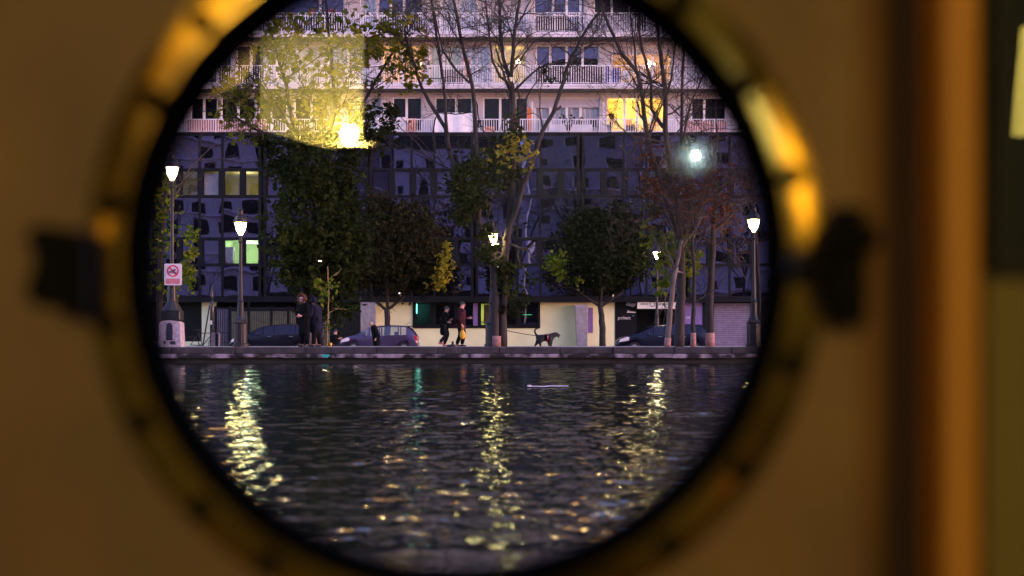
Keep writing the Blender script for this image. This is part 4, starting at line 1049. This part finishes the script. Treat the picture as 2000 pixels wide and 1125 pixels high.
        for x0 in (1.05,2.02):
            mb=MB(); mb.box((x0)*s,(x0+.17)*s,min(W*sg*.985,W*sg*1.012),max(W*sg*.985,W*sg*1.012),.84*k,.87*k); bevel(mb.build('door_handle',M['rim' if paint!='purplepaint' else paint],t),.006,1)
    mb=MB(); mb.box(.22*s,.50*s,-W*.66,W*.66,1.405*k,1.435*k); bevel(mb.build('spoiler',M['black'],t),.012,1)
    mb=MB(); mb.tube([(.62*s,0,1.46*k),(.42*s,0,1.63*k)],.008,4); mb.build('aerial',M['black'],t)
    mb=MB(); mb.box(-.03,.10,-W*.78,W*.78,.34,.58); bevel(mb.build('rear_bumper',M['black' if paint!='purplepaint' else paint],t),.03,2)
    mb=MB(); mb.box(-.036,-.03,-.26,.26,.60,.71); mb.build('number_plate',M['signwhite'],t)
    return t
CY=72
def place_car(*a,p_rear=0,p_front=0,**k):
    """front faces -x: rotate by 180 degrees, rear end at p_rear"""
    return car(*a,(ax(p_rear,CY),k.pop('Y',CY),RZ),R(180),**k)
place_car('hatchback','violet small hatchback with red tail light, roof spoiler and aerial',p_rear=817,paint='purplepaint',H=1.44,glass='carglass_clear')
place_car('parked_car','black car with pale headlight parked behind the standing pair',p_rear=622,paint='blackpaint',L=4.4,H=1.5,estate=True)
place_car('parked_car','dark navy estate car behind the pink footed trunks',p_rear=1383,paint='navypaint',L=4.7,H=1.5,estate=True)
car('parked_car','dim car with sloping windscreen behind the navy one, below white lettering',(ax(1350,78.6),78.9,RZ+.13),R(180),'blackpaint',L=4.0,H=1.4)

# ------------------------------------------------------------------ street clutter
def bike(label,loc,rz):
    t=thing('bicycle',label,'bicycle',loc,rz)
    for x in (-.52,.52):
        mb=MB(); mb.tube([(x+.33*math.cos(a),0,.34+.33*math.sin(a)) for a in [2*math.pi*i/28 for i in range(29)]],.018,6,cap=False)
        w=mb.build('wheel',M['tyre'],t); mb=MB()
        for i in range(12):
            a=2*math.pi*i/12; mb.tube([(x,0.02*(-1)**i,.34),(x+.32*math.cos(a),0,.34+.32*math.sin(a))],.002,3)
        mb.ball((x,0,.34),.03,6); mb.build('spokes',M['rim'],w)
    fr=MB(); bb=(-.05,0,.30); hd=(.38,0,.82); st=(-.20,0,.80)
    for a,b in ((bb,hd),(bb,st),(st,hd),(bb,(-.52,0,.34)),(st,(-.52,0,.34)),(hd,(.52,0,.34))): fr.tube([a,b],.018,6)
    fr.build('frame',M['iron'],t)
    mb=MB(); mb.tube([(-.20,0,.80),(-.23,0,.92)],.014,6); mb.prism([(-.36,.92),(-.10,.93),(-.10,.955),(-.36,.97)],-.06,.06); mb.build('saddle',M['tyre'],t)
    mb=MB(); mb.tube([(.38,0,.82),(.355,0,.98)],.015,6); mb.tube([(.25,.28,1.02),(.34,.22,1.0),(.37,.06,.985),(.37,-.06,.985),(.34,-.22,1.0),(.25,-.28,1.02)],.014,6); mb.build('handlebar',M['iron'],t)
    mb=MB(); mb.tube([(-.05,-.1,.30),(-.05,.1,.30)],.014,6); mb.box(.03,.13,.1,.18,.22,.245); mb.box(-.23,-.13,-.18,-.1,.36,.385); mb.tube([(-.05,.09,.30),(.08,.1,.23)],.012,5); mb.tube([(-.05,-.09,.30),(-.18,-.1,.37)],.012,5); mb.build('pedals',M['iron'],t)
    return t
bike('dark bicycle leaning by the crooked post, left of fence',(ax(398,57.4),57.4,PZ-.28),R(12))
po=thing('crook_post','dark post with curved shiny top and small white sticker','post',(ax(414,57),57,PZ))
mb=MB(); mb.tube([(0,0,0),(0,0,az(600,57)-PZ),(0,0,az(588,57)-PZ)],[.085,.08,.06],12)
mb.tube([(0,0,az(588,57)-PZ),(.0,0,az(578,57)-PZ),(.0,0,az(567,57)-PZ),(.03,0,az(561,57)-PZ),(.09,0,az(556.5,57)-PZ),(.15,0,az(555,57)-PZ)],[.05,.05,.045,.045,.04,.03],10); mb.build('post_body',mat('shiny_dark_paint',(.03,.03,.035),.25,var=.2),po,smooth=True)
mb=MB(); mb.box(-.075,.03,-.098,-.086,az(634,57)-PZ,az(626,57)-PZ); mb.build('sticker',M['signwhite'],po)
lp=thing('leaning_pole','thin dark pole leaning against the crook topped post','pole',(ax(396,56.7),56.7,PZ))
mb=MB(); mb.tube([(0,0,0),(ax(409,56.7)-ax(396,56.7),.05,az(596,56.7)-PZ)],.03,8); mb.build('shaft',M['iron'],lp)
bx=thing('service_box','grey lilac street cabinet with black stripe beside the crook post','cabinet',(ax(421,56),56,PZ))
mb=MB(); mb.box(-.16,.16,-.12,.15,0,az(650,56)-PZ); bevel(mb.build('cabinet_body',mat('grey_lilac_paint',(.16,.13,.17),.7,var=.3),bx),.02,2)
mb=MB(); mb.box(.02,.13,-.128,-.1215,.02,az(651,56)-PZ); mb.lathe([(0,-.135),(.03,-.135),(.03,-.128),(0,-.128)],10,(.06,0,.33),'y'); mb.build('black_stripe',M['black'],bx)
mr=thing('mooring_ring','flat dark iron mooring plate with a knob on the quay coping','mooring',(ax(884,47.2),47.2,QT+.004))
mb=MB(); mb.lathe([(0,0),(.20,0),(.20,.05),(.17,.075),(.05,.08),(.035,.13),(.045,.16),(.02,.185),(0,.19)],18); mb.build('plate',M['iron'],mr,smooth=False)
yb=thing('yellow_cup','small yellow cup standing on the quay edge by the sapling','cup',(ax(646,46.6),46.6,QT+.004))
mb=MB(); mb.lathe([(0,0),(.030,0),(.042,.135),(.036,.135),(.026,.01),(0,.01)],12); mb.build('cup_body',M['yellowbag'],yb,smooth=True)
fl=thing('floating_ribbon','white plastic strip floating on the dark canal water','floating litter',at(1070,758,20.6))
fl.location.z=0.012
mb=MB(); rg=random.Random(2); n=18
for i in range(n):
    x0=-.30+.6*i/n; x1=x0+.6/n; z=lambda x:.012+.003*math.sin(x*13)+.002*math.sin(x*31); y=lambda x:.02*math.sin(x*7)
    mb.quad((x0,y(x0)-.012,z(x0)),(x1,y(x1)-.012,z(x1)),(x1,y(x1)+.012,z(x1)+.008),(x0,y(x0)+.012,z(x0)+.008))
mb.ball((-.27,0,.018),.018,8,sq=(1.8,1,.8)); o=mb.build('ribbon',M['signwhite'],fl,smooth=True)
md=o.modifiers.new('t','SOLIDIFY'); md.thickness=.004

# balcony things
def planter(label,p,py,Y,w,flower,h=.5,bush=.22):
    zf=[fz(f[0]) for f in FL]; z=max([q for q in zf if q<az(py,Y)+.3] or [zf[0]])+.002
    t=thing('planter',label,'planter',(ax(p,Y),Y,z)); z2=az(py,Y)-z
    mb=MB(); mb.lathe([(0,0),(w*.7,0),(w,z2*.45),(w*.92,z2*.45),(w*.8,z2*.4),(0,z2*.4)],12); mb.build('pot',M['iron'],t)
    mb=MB(); rg=random.Random(int(p)); leaves(mb,(0,0,z2*.72),(w*1.2,w,z2*.25),90,.13,rg,9,.4); mb.build('foliage',M['leafd'],t)
    if flower:
        mb=MB(); leaves(mb,(0,0,z2*.98),(w*1.35,w,.07),110,.09,rg,9,.5); mb.build('flowers',M['redflower'],t)
planter('planter with bright red flowers on top balcony, wider of two',648,21,FY+.42,.26,True)
planter('planter with few red flowers on top balcony, left of the wider',610,24,FY+.42,.16,True)
planter('bushy green planter on lowest balcony in front of closed shutter',1110,225,FY+.4,.34,False)
planter('dark pointed plant pot beside the bushy planter on lowest balcony',1131,227,FY+.4,.14,False)
planter('leafy plant on lowest balcony in front of bright yellow window',1191,222,FY+.5,.16,False)
def screen(label,p0,p1,t,b,m_,Y=FY+.13,th=.03,name='balcony_screen',wave=.0):
    tt=thing(name,label,'screen',((ax(p0,Y)+ax(p1,Y))/2,Y,az(b,Y)))
    w=(ax(p1,Y)-ax(p0,Y))/2; h=az(t,Y)-az(b,Y); mb=MB(); n=max(4,int(w*12))
    for i in range(n):
        x0=-w+2*w*i/n; x1=x0+2*w/n; ya=.02*math.sin(i*1.3)*wave; yb_=.02*math.sin((i+1)*1.3)*wave
        v0=len(mb.v); mb.v+=[(x0,ya,0),(x1,yb_,0),(x1,yb_,h),(x0,ya,h),(x0,ya+th,0),(x1,yb_+th,0),(x1,yb_+th,h),(x0,ya+th,h)]
        for q_ in ((0,1,2,3),(5,4,7,6),(3,2,6,7),(1,0,4,5)): mb.f.append(tuple(v0+k_ for k_ in q_)); mb.m.append(0)
        if i==0: mb.f.append((v0,v0+3,v0+7,v0+4)); mb.m.append(0)
        if i==n-1: mb.f.append((v0+1,v0+5,v0+6,v0+2)); mb.m.append(0)
    mb.build('panel',M[m_],tt)
screen('salmon reed screen along lowest balcony at far left',366,526,234,258,'pinkscreen',wave=.4)
screen('white cloth screen on lowest balcony behind the leafy branches',733,792,229,258,'white',wave=1)
screen('orange and salmon cloth hung on lowest balcony beside white cloth screen',793,813,231,258,'orange',wave=1)
screen('large white sheet over lowest balcony behind the bare limbs',849,921,220,258,'white',Y=FY-.02,wave=1)
screen('orange box panel low on balcony right of the large sheet',945,966,247,258,'orange')
screen('tall narrow orange panel beside the white divider on lowest balcony',1029.5,1038,211,258,'orange',Y=FY+.5)
screen('thin white divider next to the tall orange panel',1038.6,1040.6,199,258,'white',Y=FY+.5)
screen('thin white divider left of the bright yellow window',1178.5,1180.5,198,258,'white',Y=FY+.5)
screen('low white balcony board in front of the closed shutter',1072,1156,243,258,'white',Y=FY+.16)
screen('dark mottled sheet for shaded balcony clutter behind middle railing, left half before the blue panes',1047,1113,133,163.5,'barkred',wave=1)  # sheet added to darken behind the bars, for the balcony's shade and clutter
screen('dark plum sheet for shaded balcony clutter behind middle railing, right half before the blue panes',1117,1178,131,163.5,'cloth_plum',wave=1)  # second added sheet, balcony shade put into its dark colour
screen('dark sheet for the shaded balcony behind top railing at right',1046,1112,32,62.5,'barkred',wave=1)  # dark sheet added here too, for shade behind the top railing
screen('grey cloth behind top balcony railing next to the dark sheet',1168,1240,30,62.5,'greyc',wave=1)
screen('brown slatted screen behind middle railing beside the orange garment',862,905,136,163.5,'barkpale',wave=1)
screen('russet reed screen along lowest balcony at far right',1341,1420,236,258,'pinkscreen')
screen('blue cloth hanging inside middle balcony railing',1183,1190,128,163,'blue',wave=1)
screen('wide blue cover inside middle balcony right of the hanging blue cloth',1196,1212,133,163,'blue',wave=1)
screen('orange garment hanging outside a middle floor window',908,917,117,150,'orange',Y=FY+.9,wave=1)
def chair(label,p,Y,zf,m_):
    t=thing('balcony_chair',label,'chair',(ax(p,Y),Y,zf+.002))
    mb=MB(); mb.box(-.23,.23,-.22,.22,.42,.46); mb.build('seat',M[m_],t)
    mb=MB(); mb.box(-.23,.23,.19,.23,.463,.92); mb.build('backrest',M[m_],t)
    for a in (-.2,.2):
        for b in (-.19,.2):
            mb=MB(); mb.box(a-.018,a+.018,b-.018,b+.018,0,.418); mb.build('leg',M[m_],t)
chair('white plastic chair on middle balcony before the amber window',1222,FY+.6,fz(164),'white')
chair('white chair on the middle balcony right of its twin',1252,FY+.65,fz(164),'white')
chair('dark chair on lowest balcony beside the white divider',1160,FY+.6,fz(258.5),'cloth_navy')
chair('dark navy chair behind the railing left of the large dark windows',938,FY+.6,fz(258.5),'cloth_navy')

# ------------------------------------------------------------------ houses and bare trees of the near bank (mirrored in the glass opposite)
rng=random.Random(9)
def house(label,x0,x1,h,wm):
    t=thing('canal_house',label,'house',((x0+x1)/2,-42,.5),0,label.split(' on')[0]+'s'); w=(x1-x0)/2
    mb=MB(); mb.box(-w,w,-10,0,0,h); mb.build('wall',wm,t)
    mb=MB(); mb.box(-w,w,.002,.2,0,7.2); mb.build('dark_base_band',M['black'],t)  # black band added to darken the lower rows mirrored in the office glass
    mb=MB(); mb.box(-w-.2,w+.2,-10.2,.25,h,h+.35); mb.prism([(-w,h+.36),(w,h+.36),(w-1,h+2.6),(-w+1,h+2.6)],-9,-.5); mb.build('roof',M['iron'],t)
    mb=MB(); mb2=MB(); z=8.0; sh=rng.uniform(2.7,3.7); ww=rng.uniform(.9,2.4); gp=rng.uniform(.8,2.6); wh=sh*rng.uniform(.5,.68); off=rng.uniform(.4,2)
    while z+wh+.3<h:
        x=-w+off
        while x+ww<w:
            if rng.random()<.86:
                wq=ww*rng.uniform(.8,1); mb.box(x,x+wq,0.002,.06,z,z+wh*rng.uniform(.8,1)); mb2.box(x-.12,x-.002,0.002,.10,z-.1,z+wh)
            x+=ww+gp*rng.uniform(.7,1.5)
        if rng.random()<.6: mb2.box(-w+rng.uniform(0,3),w-rng.uniform(0,3),.002,rng.uniform(.16,.8),z-.35,z-.2)
        z+=sh
    tag(mb.build('windows',M['black'],t),kind='stuff'); tag(mb2.build('window_trim',M['white'],t),kind='stuff')
hx=-95
pal=[mat('lilac_white_render',(.62,.62,.66),.9),mat('grey_render',(.32,.32,.37),.9),mat('cream_white_render',(.66,.63,.60),.9),mat('brick_render',(.22,.20,.22),.9)]
hl=['pale rendered canal house','grey rendered canal house','cream canal house','dark rendered canal house']
i=0
while hx<95:
    w=rng.uniform(13,24); k=i%4; house(hl[k]+' on the near bank behind the boat',hx,hx+w-.3,rng.choice((28,33,36,39,31)),pal[k]); hx+=w; i+=1
for i in range(11):
    x=-52+10.4*i+rng.uniform(-2,2); y=-16+rng.uniform(-2,2)
    t=thing('bank_tree','bare tree on the near bank behind the boat','tree',(x,y,.5),0,'bare trees on the near bank'); mb=MB()
    grow(mb,Vector((0,0,0)),Vector((rng.gauss(0,.1),rng.gauss(0,.1),1)),.32,8,4,rng,7,.16,.12,.03); mb.build('trunk',M['barkdark'],t)

# ------------------------------------------------------------------ boat cabin, porthole
PY=1.0; PX=ax(892,PY); PZ0=az(515,PY); RO=607/F
wood=mat('brown_varnished_panel',(.30,.162,.062),.55,var=.34,scale=4.5,stretch=(1,1,.7))
cab=thing('boat_cabin','warm brown panelled cabin wall with narrow orange post and small second window','cabin',(0,1.0,0))
def cpart(mb,name,m_,**k):
    o=mb.build(name,m_,cab,**k); return rel(o)
# front panel with the round hole
hole=RO+.030; x0p,x1p=-1.6,ax(1655,PY); z0p,z1p=-.75,1.75; n=64
mb=MB(); ring=[(PX+hole*math.cos(2*math.pi*i/n),PZ0+hole*math.sin(2*math.pi*i/n)) for i in range(n)]
def onrect(a):
    c,s_=math.cos(a),math.sin(a); t_=1e9
    if c>1e-9: t_=min(t_,(x1p-PX)/c)
    if c<-1e-9: t_=min(t_,(x0p-PX)/c)
    if s_>1e-9: t_=min(t_,(z1p-PZ0)/s_)
    if s_<-1e-9: t_=min(t_,(z0p-PZ0)/s_)
    return (PX+c*t_,PZ0+s_*t_)
angs=sorted([2*math.pi*i/n for i in range(n)]+[math.atan2(z-PZ0,x-PX)%(2*math.pi) for x in(x0p,x1p) for z in(z0p,z1p)])
k=len(angs)
for y in (0,1):
    yy=PY+.055*y
    for i in range(k):
        a,b=angs[i],angs[(i+1)%k]
        p1=(PX+hole*math.cos(a),yy,PZ0+hole*math.sin(a)); p2=(PX+hole*math.cos(b),yy,PZ0+hole*math.sin(b)); e1=onrect(a); e2=onrect(b)
        q=[p1,p2,(e2[0],yy,e2[1]),(e1[0],yy,e1[1])]
        mb.quad(*(q if y==0 else q[::-1]))
for i in range(k):
    a,b=angs[i],angs[(i+1)%k]
    p1=(PX+hole*math.cos(a),PZ0+hole*math.sin(a)); p2=(PX+hole*math.cos(b),PZ0+hole*math.sin(b))
    mb.quad((p1[0],PY,p1[1]),(p1[0],PY+.055,p1[1]),(p2[0],PY+.055,p2[1]),(p2[0],PY,p2[1]))
mb.quad((x1p,PY,z0p),(x1p,PY+.055,z0p),(x1p,PY+.055,z1p),(x1p,PY,z1p))
cpart(mb,'front_panel',wood)
dkwood=mat('dark_brown_recess',(.052,.022,.014),.8,var=.2)
xe=ax(1765,PY); bn_=[(x1p+(xe-x1p)*math.sin(R(9*i)),PY+.052*(1-math.cos(R(9*i)))) for i in range(11)]
mb=MB()
for (xa,ya),(xb,yb) in zip(bn_,bn_[1:]): mb.quad((xa,ya,z0p),(xb,yb,z0p),(xb,yb,z1p),(xa,ya,z1p))
o=cpart(mb,'rounded_edge',wood,smooth=True)
mb=MB(); mb.box(xe+.0005,ax(1832,PY),PY+.045,PY+.055,z0p,z1p); cpart(mb,'recess_strip',dkwood)  # the gap's shadow is put into the dark brown colour
postm=mat('orange_brown_post',(.90,.36,.045),.5,var=.15,scale=2,stretch=(1,1,.3))
mb=MB(); mb.box(ax(1833,PY),ax(1908,PY),PY-.012,PY+.055,z0p,z1p); bevel(cpart(mb,'orange_post',postm),.006,3)
mb=MB(); mb.box(ax(1908,PY)+.0005,ax(1936,PY),PY+.022,PY+.055,z0p,z1p); cpart(mb,'side_strip',dkwood)
wl0,wr0,wb0,wt0=ax(1936,PY),ax(2330,PY),az(538,PY),z1p-.2
fbl=mat('black_window_frame',(.010,.009,.008),.6)
mb=MB(); xi,zi=ax(1972,PY),az(480,PY)
mb.box(wl0+.0005,xi,PY+.0,PY+.055,wb0,wt0); mb.box(xi,wr0,PY,PY+.055,wb0,zi); mb.box(wr0-.02,wr0,PY,PY+.055,zi,wt0); mb.box(xi,wr0-.02,PY,PY+.055,wt0-.02,wt0); cpart(mb,'window_frame',fbl)
olive=mat('olive_brown_panel',(.28,.20,.05),.6,var=.1,scale=2)
mb=MB(); mb.box(wl0+.0005,2.6,PY+.012,PY+.055,z0p,wb0-.0005); mb.box(wr0+.0005,2.6,PY+.012,PY+.055,wb0,z1p); mb.box(wl0+.0005,wr0,PY+.012,PY+.055,wt0+.0005,z1p); cpart(mb,'olive_panel',olive)
pane=glassmat('cabin_glass',.055,see=.97,rough=.0)
mb=MB(); mb.quad((xi,PY+.03,zi),(wr0-.02,PY+.03,zi),(wr0-.02,PY+.03,wt0-.02),(xi,PY+.03,wt0-.02)); cpart(mb,'window_pane',pane)
mb=MB(); mb.box(xi-.02,wr0,PY+.056,PY+.07,zi-.02,wt0+.02); cpart(mb,'blackout_board',fbl)  # dark board added behind the pane to black out the view outside
# the rest of the cabin shell
shell=mat('grey_blue_cabin_lining',(.20,.25,.33),.8,var=.15)
rx0,rx1,ry0,rz0,rz1=-3.6,4.2,-8.0,-.75,2.75
mb=MB(); mb.box(rx0-.1,rx0,ry0,PY+.055,rz0,rz1); cpart(mb,'side_wall',shell)
mb=MB(); mb.box(rx1,rx1+.1,ry0,PY+.055,rz0,rz1); cpart(mb,'side_wall',shell)
mb=MB(); mb.box(rx0-.1,rx1+.1,ry0-.1,ry0-.001,rz0,rz1); cpart(mb,'back_wall',shell)
mb=MB(); mb.box(rx0-.1,rx1+.1,ry0-.1,PY+.055,rz1+.001,rz1+.1); cpart(mb,'ceiling',shell)
mb=MB(); mb.box(rx0-.1,rx1+.1,ry0-.1,PY+.055,rz0-.1,rz0-.001); cpart(mb,'floor',dkwood)
mb=MB(); mb.box(rx0,x0p-.0005,PY,PY+.054,rz0,rz1); mb.box(x0p,rx1,PY+.001,PY+.054,z1p+.0005,rz1); mb.box(2.6005,rx1,PY,PY+.054,rz0,z1p); cpart(mb,'upper_panel',wood)

ph=thing('porthole','round brass rimmed porthole with dark screws, black clamp and hinge, canal outside','porthole',(PX,PY,PZ0))
mb=MB(); mb.lathe([(RO,.012),(RO+.002,-.018),(RO+.006,-.0265),(RO+.0105,-.026),(RO+.0108,-.0225),(RO+.0064,-.0205),(RO+.0063,.05),(RO+.004,.05),(RO,.03)],96,(0,0,0),'y',closed=True); mb.build('rubber_seal',mat('black_rubber',(.003,.003,.003),1,spec=0),ph,smooth=True)
r1,r2=RO+.0065,712/F
mb=MB(); pr=[(r1,-.004)]
for i in range(9):
    t_=i/8; pr.append((r1+.002+(r2-r1-.004)*t_,-.022-.0005*math.sin(math.pi*(.10+.80*t_))))
pr+=[(r2,-.006),(r2,-.0005),(r1,-.0005)]
mb.lathe(pr,256,(0,0,0),'y',closed=True); mb.build('brass_ring',M['brass'],ph,smooth=False)
mb=MB(); mb.lathe([(0,.02),(RO+.006,.02)],64,(0,0,0),'y'); mb.build('glass_pane',pane,ph)
screwm=mat('dark_screw',(.016,.012,.009),.7,spec=.15)
for a,rr in ((136.6,691),(152,682),(170.4,691),(190.3,698),(207,700),(224,702),(31.6,678),(14.3,689),(-17,694),(-35.8,700),(-53,702),(-70,702),(49,685),(66,690),(84,690),(102,690),(119,690),(-88,702),(-106,702),(-122,702),(-2,692)):
    a=R(a); cx_,cz_=.963*rr/F*math.cos(a),.963*rr/F*math.sin(a)
    mb=MB(); mb.lathe([(0,-.031),(.0062,-.030),(.0090,-.027),(.0092,-.016),(0,-.016)],14,(cx_,0,cz_),'y'); mb.build('screw',screwm,ph,smooth=False)
dm=mat('blackened_iron',(.010,.009,.009),.8,var=.3,spec=.1)
def lp_(px,py): return (ax(px,.96)-PX,az(py,.96)-PZ0)
mb=MB(); a_=[lp_(62,455),lp_(85,440),lp_(160,452),lp_(182,448),lp_(186,560),lp_(178,630),lp_(150,608),lp_(72,598),lp_(62,560),lp_(84,520)]
mb.prism(a_[::-1],-.060,-.0005); bevel(mb.build('clamp',dm,ph),.005,2)
mb=MB(); b0=lp_(1606,486); b1=lp_(1716,440); mb.box(b0[0],b1[0],-.05,-.0005,b0[1],b1[1]); b0=lp_(1598,600); b1=lp_(1680,540); mb.box(b0[0],b1[0],-.045,-.0005,b0[1],b1[1])
b0=lp_(1660,575); mb.lathe([(0,-.01),(.014,-.01),(.014,.07),(0,.07)],14,(b0[0],-.03,b0[1]-.01),'z'); bevel(mb.build('hinge',dm,ph),.004,2)
mb=MB(); b0=lp_(1578,520); mb.ball((b0[0],-.035,b0[1]),.013,12); mb.build('hinge_knob',screwm,ph,smooth=True)

# cabin lamps, all behind the photographer; their reflections lie in the glass
def vm(px,py,D): """point whose mirror image in the glass is seen at this pixel, D metres from the eye"""; p=at(px,py,D); return Vector((p.x,2*(PY+.02)-D,p.z))
Dv=8.0
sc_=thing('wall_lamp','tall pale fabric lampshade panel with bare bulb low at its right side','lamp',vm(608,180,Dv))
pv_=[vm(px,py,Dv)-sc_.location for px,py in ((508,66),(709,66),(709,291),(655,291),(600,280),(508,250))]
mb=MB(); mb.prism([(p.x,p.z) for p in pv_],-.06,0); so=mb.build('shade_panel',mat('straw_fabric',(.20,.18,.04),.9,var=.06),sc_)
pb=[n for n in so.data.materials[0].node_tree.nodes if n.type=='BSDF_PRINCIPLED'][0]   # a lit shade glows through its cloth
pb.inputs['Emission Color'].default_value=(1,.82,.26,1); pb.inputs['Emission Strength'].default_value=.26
bp_=vm(690,272,Dv)-sc_.location
mb=MB(); mb.ball(tuple(bp_+Vector((0,.20,0))),.050,14); mb.build('bulb',emit('warm_bulb',(1,.74,.30),300),sc_,smooth=True)
f0=vm(660,296,Dv)-sc_.location; f1=vm(741,280,Dv)-sc_.location
mb=MB(); mb.box(min(f0.x,f1.x),max(f0.x,f1.x),-.02,.16,f0.z-.0,f1.z-.012); mb.build('bracket',mat('pale_brass',(.14,.12,.05),.7),sc_)
# pendant whose image shows in the small window
tl=thing('table_lamp','standing lamp with tall straw shade','lamp',vm(2032,200,3.2))
mb=MB(); h0=(vm(2032,258,3.2)-tl.location).z; h1=(vm(2032,50,3.2)-tl.location).z
mb.lathe([(.055,h0),(.036,h1),(.033,h1),(.052,h0)],24,closed=True); mb.build('lamp_shade',emit('lit_shade',(1,.76,.14),1.0),tl,smooth=True)
mb=MB(); zb=-.749-tl.location.z; mb.lathe([(0,zb),(.12,zb),(.12,zb+.03),(.02,zb+.06),(.012,h0+.03),(0,h0+.03)],16); mb.build('stand',M['iron'],tl)
# cool wall spot mirrored at right
sp=thing('spot_lamp','small round cool white spot on a frosted disc','lamp',vm(1357,306,Dv))
mb=MB(); mb.ball((0,-.02,0),.15,28,sq=(1.25,.25,1)); mb.build('disc',mat('frosted_disc',(.34,.40,.38),.8),sp,smooth=True)
mb=MB(); mb.ball((0,.052,0),.028,14); mb.build('bulb',emit('cool_bulb',(.8,1,.95),24),sp,smooth=True)
# shaded warm lamps whose mirror images gleam on the brass ring
for nm,lb,(px,py,D),r,c,L in (('hanging_lamp','large amber globe lamp high at the left',(380,60,4.0),.19,(1,.60,.07),.62),
        ('hanging_lamp','amber globe lamp at the right',(1570,335,4.0),.15,(1,.62,.08),.95),
        ('hanging_lamp','small orange globe lamp low at the left',(203,482,4.0),.075,(1,.50,.04),.6),
        ('hanging_lamp','small orange globe lamp by the floor',(1430,925,4.0),.05,(1,.32,.03),.12)):
    wq=thing(nm,lb,'lamp',vm(px,py,D)); mb=MB(); mb.ball((0,0,0),r,16); mb.build('globe',emit('amber_globe',c,L),wq,smooth=True)
